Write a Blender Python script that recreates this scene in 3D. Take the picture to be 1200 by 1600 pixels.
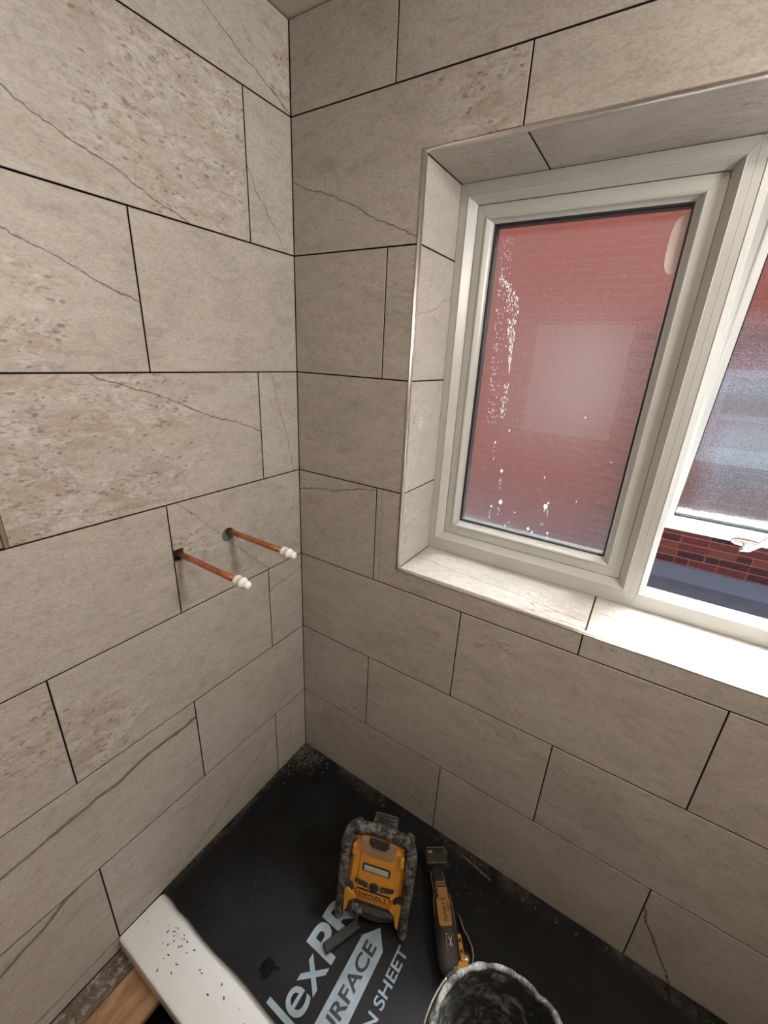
import bpy, bmesh, math, random
from mathutils import Vector, Matrix
random.seed(7)
scene = bpy.context.scene
COL = scene.collection
for o in list(bpy.data.objects):
    bpy.data.objects.remove(o)

# ---------------------------------------------------------------- camera
ROT = Matrix(((0.841257279, 0.538492798, 0.048080108),
              (-0.227158111, 0.271368157, 0.935285259),
              (0.490596966, -0.797737319, 0.350613444)))        # world -> camera
cam = bpy.data.cameras.new('camera')
cam_o = bpy.data.objects.new('camera', cam)
COL.objects.link(cam_o)
cam_o.matrix_world = Matrix.Translation((0.92469, -0.96752, 1.52859)) @ ROT.transposed().to_4x4()
cam.sensor_fit = 'VERTICAL'; cam.sensor_height = 24.0; cam.lens = 24.0 * 653.16 / 1600.0
cam.clip_start = 0.02; cam.clip_end = 200
scene.camera = cam_o

# ---------------------------------------------------------------- world, sun, exposure
SUN_EL, SUN_AZ = math.radians(63), math.radians(24)     # azimuth from +Y towards +X
world = bpy.data.worlds.new('sky'); scene.world = world; world.use_nodes = True
wn = world.node_tree
bg = wn.nodes['Background']
sky = wn.nodes.new('ShaderNodeTexSky'); sky.sky_type = 'NISHITA'; sky.sun_disc = False
sky.dust_density = 5.0; sky.ozone_density = 0.4; sky.sun_elevation = SUN_EL; sky.sun_rotation = SUN_AZ
wn.links.new(sky.outputs[0], bg.inputs[0]); bg.inputs[1].default_value = 0.36
sun = bpy.data.lights.new('sun', 'SUN'); sun.energy = 34.0; sun.angle = math.radians(9.0); sun.color = (0.97, 0.985, 1.0)
sun_o = bpy.data.objects.new('sun', sun); COL.objects.link(sun_o)
sd = Vector((math.sin(SUN_AZ) * math.cos(SUN_EL), math.cos(SUN_AZ) * math.cos(SUN_EL), math.sin(SUN_EL)))
sun_o.rotation_euler = sd.to_track_quat('Z', 'Y').to_euler(); sun_o.location = sd * 12
scene.view_settings.view_transform = 'Standard'
scene.view_settings.look = 'None'
scene.view_settings.gamma = 1.0
scene.view_settings.use_curve_mapping = False
scene.view_settings.exposure = 1.15
LAMP_W = 2.8
WALL_W = 7.5

# ---------------------------------------------------------------- node helpers
class NT:
    def __init__(s, name):
        s.m = bpy.data.materials.new(name); s.m.use_nodes = True
        s.t = s.m.node_tree; s.b = s.t.nodes['Principled BSDF']; s.out = s.t.nodes['Material Output']
    def n(s, ty, **kw):
        nd = s.t.nodes.new(ty)
        for k, v in kw.items():
            if k.startswith('i_'):
                nd.inputs[k[2:].replace('_', ' ')].default_value = v
            else: setattr(nd, k, v)
        return nd
    def l(s, a, b): s.t.links.new(a, b)
    def put(s, sock, v):
        if hasattr(v, 'default_value') or hasattr(v, 'is_linked'): s.l(v, sock)
        else: sock.default_value = v
    def math(s, op, a, b=0.0, c=None, clamp=False):
        nd = s.n('ShaderNodeMath', operation=op, use_clamp=clamp)
        s.put(nd.inputs[0], a); s.put(nd.inputs[1], b)
        if c is not None: s.put(nd.inputs[2], c)
        return nd.outputs[0]
    def vmath(s, op, a, b=(0, 0, 0), scale=None):
        nd = s.n('ShaderNodeVectorMath', operation=op)
        s.put(nd.inputs[0], a); s.put(nd.inputs[1], b)
        if scale is not None: s.put(nd.inputs['Scale'], scale)
        return nd.outputs[0]
    def noise(s, vec, scale, detail=4, rough=0.55, dist=0.0, col=False):
        nd = s.n('ShaderNodeTexNoise'); s.l(vec, nd.inputs['Vector'])
        nd.inputs['Scale'].default_value = scale; nd.inputs['Detail'].default_value = detail
        nd.inputs['Roughness'].default_value = rough; nd.inputs['Distortion'].default_value = dist
        return nd.outputs['Color' if col else 'Fac']
    def ramp(s, fac, *stops):
        nd = s.n('ShaderNodeValToRGB'); e = nd.color_ramp.elements
        while len(e) < len(stops): e.new(0.5)
        for i, (p, c) in enumerate(stops):
            e[i].position = p
            e[i].color = (c, c, c, 1) if isinstance(c, (int, float)) else (*c, 1)
        s.l(fac, nd.inputs[0]); return nd.outputs[0]
    def mix(s, fac, a, b, mode='MIX'):
        nd = s.n('ShaderNodeMix', data_type='RGBA', blend_type=mode)
        s.put(nd.inputs[0], fac)
        for k, v in ((6, a), (7, b)):
            if isinstance(v, tuple): nd.inputs[k].default_value = (*v, 1)
            else: s.l(v, nd.inputs[k])
        return nd.outputs[2]
    def smooth(s, v, lo, hi):
        nd = s.n('ShaderNodeMapRange', interpolation_type='SMOOTHSTEP')
        s.put(nd.inputs[0], v); nd.inputs[1].default_value = lo; nd.inputs[2].default_value = hi
        return nd.outputs[0]
    def bump(s, h, strength=0.3, dist=0.002):
        nd = s.n('ShaderNodeBump'); nd.inputs['Strength'].default_value = strength
        nd.inputs['Distance'].default_value = dist; s.l(h, nd.inputs['Height'])
        s.l(nd.outputs[0], s.b.inputs['Normal'])
    def coord(s, which='Object'):
        return s.n('ShaderNodeTexCoord').outputs[which]
    def rnd(s):
        return s.n('ShaderNodeObjectInfo').outputs['Random']

def simple(name, col, rough=0.5, metal=0.0, spec=0.5, var=0.0, scale=30.0, bump=0.0):
    t = NT(name); t.b.inputs['Roughness'].default_value = rough; t.b.inputs['Metallic'].default_value = metal
    t.b.inputs['Specular IOR Level'].default_value = spec
    if var or bump:
        v = t.coord(); f = t.noise(v, scale, 5)
        c0 = tuple(x * (1 - var) for x in col); c1 = tuple(min(1, x * (1 + var)) for x in col)
        t.l(t.ramp(f, (0.3, c0), (0.7, c1)), t.b.inputs['Base Color'])
        if bump: t.bump(f, bump, 0.003)
    else: t.b.inputs['Base Color'].default_value = (*col, 1)
    return t.m

def mat_tile():
    t = NT('stone_effect_tile')
    P = t.coord(); rnd = t.rnd()
    off = t.n('ShaderNodeCombineXYZ'); t.l(t.math('MULTIPLY', rnd, 37.0), off.inputs[0]); t.l(t.math('MULTIPLY', rnd, 91.0), off.inputs[1])
    t.l(t.math('MULTIPLY', rnd, 53.0), off.inputs[2])
    Q = t.vmath('ADD', P, off.outputs[0])
    # base cloud, streaked along a direction that changes from tile to tile
    rot = t.n('ShaderNodeMapping', vector_type='POINT'); t.l(Q, rot.inputs[0]); rot.inputs['Scale'].default_value = (1.0, 2.1, 1.0)
    rv = t.n('ShaderNodeCombineXYZ'); t.l(t.math('SUBTRACT', 0.75, t.math('MULTIPLY', rnd, 0.5)), rv.inputs[2]); t.l(rv.outputs[0], rot.inputs['Rotation'])
    S_ = rot.outputs[0]
    big = t.noise(S_, 3.4, 5, 0.6, 0.8)
    mid = t.noise(S_, 22.0, 8, 0.7, 0.7)
    fine = t.noise(S_, 120.0, 5, 0.8, 0.5)
    base = t.ramp(big, (0.3, (0.36, 0.335, 0.305)), (0.5, (0.43, 0.40, 0.362)), (0.7, (0.485, 0.467, 0.437)))
    base = t.mix(t.ramp(mid, (0.38, 0.0), (0.66, 0.55)), base, (0.54, 0.51, 0.468))
    base = t.mix(t.ramp(mid, (0.30, 0.4), (0.46, 0.0)), base, (0.29, 0.25, 0.21))
    base = t.mix(t.ramp(fine, (0.38, 0.5), (0.53, 0.0)), base, (0.25, 0.215, 0.18))
    wb = t.noise(S_, 5.0, 6, 0.7, 1.6)
    base = t.mix(t.ramp(wb, (0.55, 0.0), (0.70, 0.42)), base, (0.345, 0.34, 0.325))
    # hairline natural ridges
    r1 = t.math('ABSOLUTE', t.math('SUBTRACT', t.noise(S_, 4.2, 7, 0.66, 1.6), 0.5))
    r1 = t.math('MULTIPLY', t.math('SUBTRACT', 1.0, t.smooth(r1, 0.0, 0.006)), t.smooth(t.noise(Q, 3.2, 2), 0.5, 0.66))
    base = t.mix(t.math('MULTIPLY', r1, 0.42), base, (0.2, 0.16, 0.125))
    # pitted cluster where the tile has one
    bl = t.n('ShaderNodeAttribute', attribute_type='OBJECT', attribute_name='blotch')
    sep = t.n('ShaderNodeSeparateXYZ'); t.l(bl.outputs['Vector'], sep.inputs[0])
    ctr = t.n('ShaderNodeCombineXYZ'); t.l(sep.outputs[0], ctr.inputs[0]); t.l(sep.outputs[1], ctr.inputs[1])
    pw = t.vmath('ADD', P, t.vmath('SCALE', t.vmath('SUBTRACT', t.noise(Q, 7.0, 5, 0.65, 0.0, True), (0.5, 0.5, 0.5)), scale=0.34))
    sx = t.n('ShaderNodeSeparateXYZ'); t.l(t.vmath('SUBTRACT', pw, ctr.outputs[0]), sx.inputs[0])
    ln = t.math('SQRT', t.math('ADD', t.math('POWER', t.math('ABSOLUTE', sx.outputs[0]), 2.0), t.math('POWER', t.math('ABSOLUTE', sx.outputs[1]), 2.0)))
    cl = t.math('SUBTRACT', 1.0, t.math('DIVIDE', ln, t.math('MAXIMUM', sep.outputs[2], 0.0001)), clamp=True)
    cl = t.math('MULTIPLY', t.smooth(cl, 0.0, 0.5), t.smooth(t.noise(S_, 7.0, 4, 0.6, 0.8), 0.34, 0.5))
    pit = t.noise(S_, 36.0, 9, 0.78, 1.3)
    pm = t.math('MULTIPLY', cl, t.smooth(pit, 0.515, 0.63))
    ridge = t.math('SUBTRACT', 1.0, t.smooth(t.math('ABSOLUTE', t.math('SUBTRACT', t.noise(S_, 15.0, 7, 0.66, 2.4), 0.5)), 0.0, 0.014))
    pm = t.math('MAXIMUM', pm, t.math('MULTIPLY', t.math('MULTIPLY', ridge, cl), 0.75))
    base = t.mix(t.math('MULTIPLY', cl, t.ramp(t.noise(S_, 20.0, 5, 0.7, 1.5), (0.42, 0.75), (0.56, 0.0))), base, (0.58, 0.57, 0.535))
    base = t.mix(t.math('MULTIPLY', pm, 0.66), base, (0.165, 0.122, 0.088))
    # small round pits, browner ground inside the cluster
    base = t.mix(t.math('MULTIPLY', cl, t.ramp(t.noise(S_, 10.0, 4, 0.65, 1.0), (0.46, 0.0), (0.62, 0.6))), base, (0.36, 0.29, 0.225))
    vo = t.n('ShaderNodeTexVoronoi', feature='F1'); t.l(t.vmath('ADD', S_, t.vmath('SCALE', t.noise(S_, 45.0, 3, 0.6, 0.0, True), scale=0.02)), vo.inputs['Vector'])
    vo.inputs['Scale'].default_value = 62.0
    vs_ = t.n('ShaderNodeSeparateXYZ'); t.l(vo.outputs['Color'], vs_.inputs[0])
    spot = t.math('SUBTRACT', 1.0, t.math('DIVIDE', vo.outputs['Distance'], t.math('ADD', 0.02, t.math('MULTIPLY', t.math('POWER', vs_.outputs[0], 2.5), 0.55))), clamp=True)
    spot = t.smooth(spot, 0.05, 0.5)
    sp_m = t.math('MULTIPLY', spot, t.math('MAXIMUM', t.smooth(cl, 0.15, 0.7), t.smooth(t.noise(Q, 5.0, 3), 0.66, 0.72)))
    base = t.mix(t.math('MULTIPLY', sp_m, 0.62), base, (0.15, 0.115, 0.085))
    # crack-like vein: (angle of normal, offset, half width)
    crack = None
    for an in ('vein', 'vein_b'):
        vv = t.n('ShaderNodeAttribute', attribute_type='OBJECT', attribute_name=an)
        s2 = t.n('ShaderNodeSeparateXYZ'); t.l(vv.outputs['Vector'], s2.inputs[0])
        w1 = t.vmath('SCALE', t.vmath('SUBTRACT', t.noise(Q, 10.0, 6, 0.6, 0.0, True), (0.5, 0.5, 0.5)), scale=0.045)
        p2 = t.n('ShaderNodeSeparateXYZ'); t.l(t.vmath('ADD', P, w1), p2.inputs[0])
        d = t.math('ADD', t.math('MULTIPLY', p2.outputs[0], t.math('COSINE', s2.outputs[0])), t.math('MULTIPLY', p2.outputs[1], t.math('SINE', s2.outputs[0])))
        d = t.math('ABSOLUTE', t.math('SUBTRACT', d, s2.outputs[1]))
        wd = t.math('MULTIPLY', s2.outputs[2], t.math('ADD', 0.6, t.math('MULTIPLY', t.noise(Q, 40.0, 3), 1.7)))
        k = t.math('SUBTRACT', 1.0, t.math('DIVIDE', d, t.math('MAXIMUM', wd, 0.00001)), clamp=True)
        crack = k if crack is None else t.math('MAXIMUM', crack, k)
    base = t.mix(t.math('MULTIPLY', t.math('POWER', crack, 0.5), 0.92), base, (0.10, 0.078, 0.06))
    t.l(base, t.b.inputs['Base Color'])
    t.l(t.ramp(mid, (0.3, 0.33), (0.7, 0.46)), t.b.inputs['Roughness'])
    t.b.inputs['Specular IOR Level'].default_value = 0.4
    h = t.math('SUBTRACT', t.math('ADD', t.math('MULTIPLY', mid, 0.8), t.math('MULTIPLY', fine, 0.12)), t.math('MULTIPLY', t.math('MAXIMUM', pm, crack), 0.5))
    t.bump(h, 0.22, 0.003)
    return t.m

def mat_glass(name, rough, trans, haze, bump_scale, bump_str):
    t = NT(name); t.t.nodes.remove(t.b)
    P = t.coord()
    h = t.noise(P, bump_scale, 2, 0.5)
    bp = t.n('ShaderNodeBump'); bp.inputs['Strength'].default_value = bump_str; bp.inputs['Distance'].default_value = 0.002
    t.l(h, bp.inputs['Height'])
    rf = t.n('ShaderNodeBsdfRefraction'); rf.inputs['Roughness'].default_value = rough; rf.inputs['IOR'].default_value = 1.4
    rf.inputs['Color'].default_value = (0.96, 0.98, 0.97, 1)
    tl = t.n('ShaderNodeBsdfTranslucent'); tl.inputs['Color'].default_value = (0.95, 0.97, 0.98, 1)
    tr = t.n('ShaderNodeBsdfTransparent'); tr.inputs['Color'].default_value = (0.95, 0.97, 0.96, 1)
    gl = t.n('ShaderNodeBsdfGlossy'); gl.inputs['Roughness'].default_value = 0.12
    for nd in (rf, gl): t.l(bp.outputs[0], nd.inputs['Normal'])
    def mx(f, a, b):
        m = t.n('ShaderNodeMixShader'); t.put(m.inputs[0], f); t.l(a, m.inputs[1]); t.l(b, m.inputs[2]); return m.outputs[0]
    s = mx(haze, rf.outputs[0], tl.outputs[0])
    s = mx(t.ramp(t.noise(P, bump_scale * 1.1, 3, 0.7), (0.36, max(0.0, trans - 0.32)), (0.64, min(1.0, trans + 0.32))), s, tr.outputs[0])
    fr = t.n('ShaderNodeFresnel'); fr.inputs['IOR'].default_value = 1.45
    s = mx(t.math('MULTIPLY', fr.outputs[0], 0.25), s, gl.outputs[0])
    t.l(s, t.out.inputs['Surface'])
    return t.m

def mat_clear():
    t = NT('clear_glass'); t.t.nodes.remove(t.b)
    tr = t.n('ShaderNodeBsdfTransparent'); tr.inputs['Color'].default_value = (0.985, 0.99, 0.985, 1)
    gl = t.n('ShaderNodeBsdfGlossy'); gl.inputs['Roughness'].default_value = 0.02
    fr = t.n('ShaderNodeFresnel'); fr.inputs['IOR'].default_value = 1.45
    m = t.n('ShaderNodeMixShader'); t.l(t.math('MULTIPLY', fr.outputs[0], 0.7), m.inputs[0]); t.l(tr.outputs[0], m.inputs[1]); t.l(gl.outputs[0], m.inputs[2])
    t.l(m.outputs[0], t.out.inputs['Surface']); return t.m

def mat_sheet():
    t = NT('black_protection_sheet'); P = t.coord()
    a = t.noise(P, 7.0, 6, 0.65, 0.5); b = t.noise(P, 60.0, 5, 0.7, 0.6)
    c = t.mix(t.ramp(a, (0.42, 0.0), (0.72, 0.8)), (0.0045, 0.0045, 0.0048), (0.012, 0.0125, 0.0135))
    c = t.mix(t.math('MULTIPLY', t.ramp(b, (0.62, 0.0), (0.74, 0.55)), t.ramp(t.noise(P, 4.0, 3), (0.45, 0.0), (0.65, 1.0))), c, (0.10, 0.095, 0.085))
    # caked mortar in the corner and along the window wall
    sp = t.n('ShaderNodeSeparateXYZ'); t.l(P, sp.inputs[0])
    dx, dy = sp.outputs[0], t.math('SUBTRACT', 0.627, sp.outputs[1])
    nz = t.noise(P, 24.0, 8, 0.75, 1.0); nb = t.noise(P, 9.0, 4, 0.6)
    rc = t.math('SQRT', t.math('ADD', t.math('MULTIPLY', dx, dx), t.math('MULTIPLY', dy, dy)))
    m1 = t.math('SUBTRACT', 1.0, t.smooth(t.math('ADD', rc, t.math('MULTIPLY', nb, 0.16)), 0.13, 0.24))
    m2 = t.math('MULTIPLY', t.math('SUBTRACT', 1.0, t.smooth(t.math('ADD', dy, t.math('MULTIPLY', nb, 0.08)), 0.04, 0.10)), t.smooth(t.noise(P, 5.0, 3), 0.42, 0.6))
    m3 = t.math('SUBTRACT', 1.0, t.smooth(t.math('ADD', dx, t.math('MULTIPLY', nb, 0.07)), 0.035, 0.07))
    mm = t.math('MULTIPLY', t.math('MAXIMUM', t.math('MAXIMUM', m1, t.math('MULTIPLY', m2, 0.75)), t.math('MULTIPLY', m3, 0.7)), t.smooth(nz, 0.38, 0.62))
    c = t.mix(mm, c, (0.085, 0.074, 0.062))
    t.l(c, t.b.inputs['Base Color'])
    t.l(t.ramp(a, (0.3, 0.5), (0.7, 0.62)), t.b.inputs['Roughness'])
    t.b.inputs['Specular IOR Level'].default_value = 0.22
    t.bump(t.noise(P, 14.0, 4, 0.6), 0.25, 0.004)
    return t.m

def mat_dirty(name, col, dirt, lo, hi, rough=0.75, scale=22.0, bump=0.5, metal=0.0):
    t = NT(name); P = t.coord()
    a = t.noise(P, scale, 7, 0.72, 0.8); b = t.noise(P, scale * 0.35, 4, 0.6, 0.4)
    f = t.math('ADD', t.math('MULTIPLY', a, 0.6), t.math('MULTIPLY', b, 0.4))
    c = t.mix(t.ramp(f, (lo, 0.0), (hi, 1.0)), col, dirt)
    c = t.mix(t.ramp(t.noise(P, scale * 5, 3, 0.7), (0.6, 0.0), (0.75, 0.5)), c, tuple(x * 0.35 for x in col))
    t.l(c, t.b.inputs['Base Color']); t.b.inputs['Roughness'].default_value = rough; t.b.inputs['Metallic'].default_value = metal
    t.bump(a, bump, 0.004)
    return t.m

def mat_copper():
    t = NT('aged_copper'); P = t.coord()
    a = t.noise(P, 45.0, 6, 0.7, 0.6)
    t.l(t.ramp(a, (0.3, (0.30, 0.10, 0.055)), (0.52, (0.58, 0.215, 0.11)), (0.75, (0.70, 0.33, 0.19))), t.b.inputs['Base Color'])
    t.b.inputs['Metallic'].default_value = 0.75
    t.l(t.ramp(a, (0.3, 0.55), (0.7, 0.36)), t.b.inputs['Roughness']); t.bump(a, 0.15, 0.001)
    return t.m

def mat_wood(name, c0, c1, dirt=0.0):
    t = NT(name); P = t.coord()
    mp = t.n('ShaderNodeMapping'); t.l(P, mp.inputs[0]); mp.inputs['Scale'].default_value = (14, 2.2, 14)
    g = t.noise(mp.outputs[0], 2.5, 7, 0.6, 1.4)
    c = t.ramp(g, (0.3, c0), (0.65, c1))
    if dirt:
        d = t.noise(P, 26.0, 7, 0.72, 0.9)
        c = t.mix(t.ramp(d, (0.38, 0.0), (0.6, dirt)), c, (0.17, 0.15, 0.13))
        c = t.mix(t.ramp(t.noise(P, 55.0, 5, 0.7, 0.5), (0.52, 0.0), (0.64, 0.8)), c, (0.40, 0.375, 0.34))
    t.l(c, t.b.inputs['Base Color']); t.b.inputs['Roughness'].default_value = 0.65; t.bump(g, 0.2, 0.002)
    return t.m

def mat_brick(name):
    t = NT(name); P = t.coord(); r = t.rnd()
    a = t.noise(P, 40.0, 5, 0.7)
    c = t.ramp(r, (0.0, (0.072, 0.013, 0.008)), (0.25, (0.04, 0.009, 0.007)), (0.34, (0.13, 0.022, 0.011)), (0.75, (0.175, 0.032, 0.016)), (1.0, (0.21, 0.05, 0.026)))
    c = t.mix(t.ramp(a, (0.45, 0.0), (0.75, 0.45)), c, (0.26, 0.078, 0.05))
    t.l(c, t.b.inputs['Base Color']); t.b.inputs['Roughness'].default_value = 0.9; t.bump(a, 0.4, 0.004)
    return t.m

def mat_brickface():
    t = NT('far_brickwork'); P = t.coord()
    br = t.n('ShaderNodeTexBrick'); br.offset = 0.5; br.squash = 1.0
    mp = t.n('ShaderNodeMapping'); t.l(P, mp.inputs[0])
    t.l(mp.outputs[0], br.inputs['Vector'])
    br.inputs['Scale'].default_value = 1.0; br.inputs['Mortar Size'].default_value = 0.006; br.inputs['Mortar Smooth'].default_value = 0.1
    br.inputs['Brick Width'].default_value = 0.225; br.inputs['Row Height'].default_value = 0.075
    br.inputs['Color1'].default_value = (0.38, 0.055, 0.025, 1); br.inputs['Color2'].default_value = (0.25, 0.04, 0.02, 1)
    br.inputs['Mortar'].default_value = (0.44, 0.17, 0.115, 1); br.inputs['Bias'].default_value = -0.2
    t.l(br.outputs['Color'], t.b.inputs['Base Color']); t.b.inputs['Roughness'].default_value = 0.9
    return t.m

M = dict(
    tile=mat_tile(),
    gap=simple('dark_adhesive', (0.022, 0.016, 0.013), 0.95, var=0.4, scale=18),
    chrome=simple('brushed_trim', (0.62, 0.58, 0.55), 0.28, 0.9, var=0.06, scale=60),
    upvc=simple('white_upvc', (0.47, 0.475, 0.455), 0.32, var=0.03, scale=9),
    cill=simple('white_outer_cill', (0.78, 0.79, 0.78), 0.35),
    gasket=simple('black_gasket', (0.012, 0.012, 0.013), 0.5),
    spacer=simple('spacer_bar', (0.36, 0.42, 0.40), 0.4, 0.3),
    plaster=simple('painted_plaster', (0.55, 0.52, 0.47), 0.85, var=0.04, scale=5, bump=0.1),
    ceil=simple('ceiling_paint', (0.55, 0.50, 0.44), 0.9, var=0.03, scale=6, bump=0.1),
    glass_l=mat_glass('obscure_glass_fixed', 0.24, 0.41, 0.007, 420, 0.45),
    clear=mat_clear(),
    glass_r=mat_glass('obscure_glass_sash', 0.08, 0.38, 0.002, 300, 0.25),
    tray=simple('white_tray_resin', (0.74, 0.765, 0.785), 0.22, var=0.02, scale=6),
    sheet=mat_sheet(),
    print=simple('grey_print', (0.23, 0.29, 0.34), 0.55, var=0.18, scale=26),
    copper=mat_copper(),
    plastic_w=simple('white_plastic', (0.86, 0.86, 0.83), 0.35),
    wood=mat_wood('pine_board', (0.22, 0.115, 0.055), (0.42, 0.26, 0.14)),
    wood_d=mat_wood('mortar_stained_board', (0.07, 0.045, 0.03), (0.13, 0.085, 0.055), 0.75),
    void=simple('underfloor', (0.01, 0.009, 0.008), 1.0, var=0.3),
    yellow=mat_dirty('worn_yellow_plastic', (0.62, 0.27, 0.02), (0.33, 0.18, 0.08), 0.5, 0.72, 0.5, 26, 0.12),
    rubber=mat_dirty('mortar_caked_rubber', (0.016, 0.015, 0.014), (0.27, 0.25, 0.225), 0.45, 0.66, 0.85, 85, 1.0),
    black=mat_dirty('dusty_black_plastic', (0.014, 0.014, 0.014), (0.07, 0.064, 0.056), 0.45, 0.75, 0.55, 40, 0.3),
    tool=mat_dirty('dusty_dark_plastic', (0.010, 0.0095, 0.009), (0.07, 0.06, 0.046), 0.44, 0.74, 0.6, 36, 0.35),
    toolyel=mat_dirty('dusty_yellow_panel', (0.33, 0.165, 0.035), (0.17, 0.11, 0.055), 0.46, 0.72, 0.55, 40, 0.2),
    lens=simple('dusty_screen', (0.42, 0.40, 0.37), 0.4, var=0.15, scale=60),
    ink=simple('black_lettering', (0.012, 0.011, 0.01), 0.5),
    bucket=mat_dirty('mortar_crusted_bucket', (0.010, 0.010, 0.009), (0.26, 0.25, 0.23), 0.50, 0.66, 0.85, 30, 0.9),
    rim=mat_dirty('mortar_crusted_rim', (0.03, 0.029, 0.027), (0.40, 0.39, 0.365), 0.45, 0.63, 0.85, 26, 1.0),
    mortar=mat_dirty('dried_mortar', (0.05, 0.047, 0.041), (0.17, 0.16, 0.14), 0.4, 0.6, 0.9, 40, 0.8),
    steel=simple('bare_steel', (0.45, 0.44, 0.43), 0.35, 0.9, var=0.15, scale=50),
    roof=simple('roof_felt', (0.085, 0.076, 0.078), 0.75, var=0.18, scale=9),
    flash=simple('lead_flashing', (0.085, 0.078, 0.08), 0.6, var=0.1, scale=7),
    brick=mat_brick('red_brick'), brickface=mat_brickface(),
    farglass=simple('far_window_glass', (0.38, 0.35, 0.32), 0.2, var=0.1, scale=3),
    farwhite=simple('far_white_frame', (0.68, 0.69, 0.68), 0.5),
    farglow=simple('far_glow_panel', (0.46, 0.23, 0.17), 0.7),  # pale colour imitating the soft glow behind the left pane
    splash=simple('plaster_splash', (0.88, 0.87, 0.85), 0.7),
    sticker=simple('paper_sticker', (0.72, 0.62, 0.58), 0.6),
    board=simple('brown_board', (0.30, 0.19, 0.10), 0.8, var=0.2, scale=14),
    insul=simple('green_pipe_lagging', (0.10, 0.13, 0.115), 0.8, var=0.2, scale=80),
    bulb=simple('lamp_glass', (0.9, 0.88, 0.84), 0.4),
    smudge=simple('wet_black_sealant', (0.002, 0.002, 0.002), 0.5, spec=0.08),
)
def add_translucent(m, f):
    nt = m.node_tree; b = nt.nodes['Principled BSDF']; o = nt.nodes['Material Output']
    tl = nt.nodes.new('ShaderNodeBsdfTranslucent'); tl.inputs['Color'].default_value = b.inputs['Base Color'].default_value
    mx = nt.nodes.new('ShaderNodeMixShader'); mx.inputs[0].default_value = f
    nt.links.new(b.outputs[0], mx.inputs[1]); nt.links.new(tl.outputs[0], mx.inputs[2]); nt.links.new(mx.outputs[0], o.inputs['Surface'])
add_translucent(M['splash'], 0.6); add_translucent(M['sticker'], 0.5)
_b = M['bulb'].node_tree.nodes['Principled BSDF']; _b.inputs['Emission Color'].default_value = (1, 0.82, 0.62, 1); _b.inputs['Emission Strength'].default_value = 3.0

# ---------------------------------------------------------------- object helpers
def link(o, parent=None):
    COL.objects.link(o)
    if parent is not None: o.parent = parent
    return o
def obj(name, bm_or_mesh, mat, parent=None, smooth=False, mx=None, recalc=True):
    if isinstance(bm_or_mesh, bmesh.types.BMesh):
        bm = bm_or_mesh
        if recalc: bmesh.ops.recalc_face_normals(bm, faces=bm.faces[:])
        me = bpy.data.meshes.new(name); bm.to_mesh(me); bm.free()
    else: me = bm_or_mesh
    if mat is not None and not me.materials: me.materials.append(M[mat])
    if smooth:
        for p in me.polygons: p.use_smooth = True
    o = bpy.data.objects.new(name, me); link(o, parent)
    if mx is not None: o.matrix_local = mx
    return o
def empty(name, mx=None, parent=None):
    o = bpy.data.objects.new(name, None); o.empty_display_size = 0.05; link(o, parent)
    if mx is not None: o.matrix_local = mx
    INV[name] = (mx or Matrix()).inverted()
    return o
INV = {}
def tag(o, label, cat, group=None):
    o['label'] = label; o['category'] = cat
    if group: o['group'] = group
    return o
def struct(o, label=None):
    o['kind'] = 'structure'
    if label: o['label'] = label
    return o
def add_box(bm, x0, x1, y0, y1, z0, z1):
    v = [bm.verts.new((x, y, z)) for x in (x0, x1) for y in (y0, y1) for z in (z0, z1)]
    for f in ((0, 1, 3, 2), (4, 6, 7, 5), (0, 4, 5, 1), (2, 3, 7, 6), (0, 2, 6, 4), (1, 5, 7, 3)):
        bm.faces.new([v[i] for i in f])
    return v
def boxbm(*a, bev=0.0, seg=1):
    bm = bmesh.new(); add_box(bm, *a)
    if bev: bmesh.ops.bevel(bm, geom=bm.edges[:], offset=bev, segments=seg, affect='EDGES', profile=0.5)
    return bm
def prism(poly, z0, z1, bev=0.0, seg=1, allb=False):
    """extrude an xy outline; front (z1) edges bevelled"""
    bm = bmesh.new()
    lo = [bm.verts.new((x, y, z0)) for x, y in poly]; hi = [bm.verts.new((x, y, z1)) for x, y in poly]
    n = len(poly)
    bm.faces.new(lo[::-1]); top = bm.faces.new(hi)
    for i in range(n): bm.faces.new((lo[i], lo[(i + 1) % n], hi[(i + 1) % n], hi[i]))
    if bev:
        es = bm.edges[:] if allb else list(top.edges)
        bmesh.ops.bevel(bm, geom=es, offset=bev, segments=seg, affect='EDGES', profile=0.5)
    return bm
def loft(rings, close=True, cap=True, bm=None):
    bm = bm or bmesh.new(); prev = None; first = None
    for r in rings:
        cur = [bm.verts.new(p) for p in r]
        if prev:
            n = len(cur)
            for i in range(n if close else n - 1):
                bm.faces.new((prev[i], prev[(i + 1) % n], cur[(i + 1) % n], cur[i]))
        else: first = cur
        prev = cur
    if cap:
        bm.faces.new(first[::-1]); bm.faces.new(prev)
    return bm
def tube(pts, r, n=12, bm=None, cap=True):
    pts = [Vector(p) for p in pts]; rings = []
    rr = r if isinstance(r, (list, tuple)) else [r] * len(pts)
    up = Vector((0, 0, 1)); side = None
    for i, p in enumerate(pts):
        d = (pts[min(i + 1, len(pts) - 1)] - pts[max(i - 1, 0)]).normalized()
        if side is None:
            side = d.cross(up) if abs(d.dot(up)) < 0.95 else d.cross(Vector((1, 0, 0)))
        side = (side - d * side.dot(d)).normalized(); w = d.cross(side)
        rings.append([p + (side * math.cos(a) + w * math.sin(a)) * rr[i] for a in [2 * math.pi * k / n for k in range(n)]])
    return loft(rings, bm=bm, cap=cap)
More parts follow.
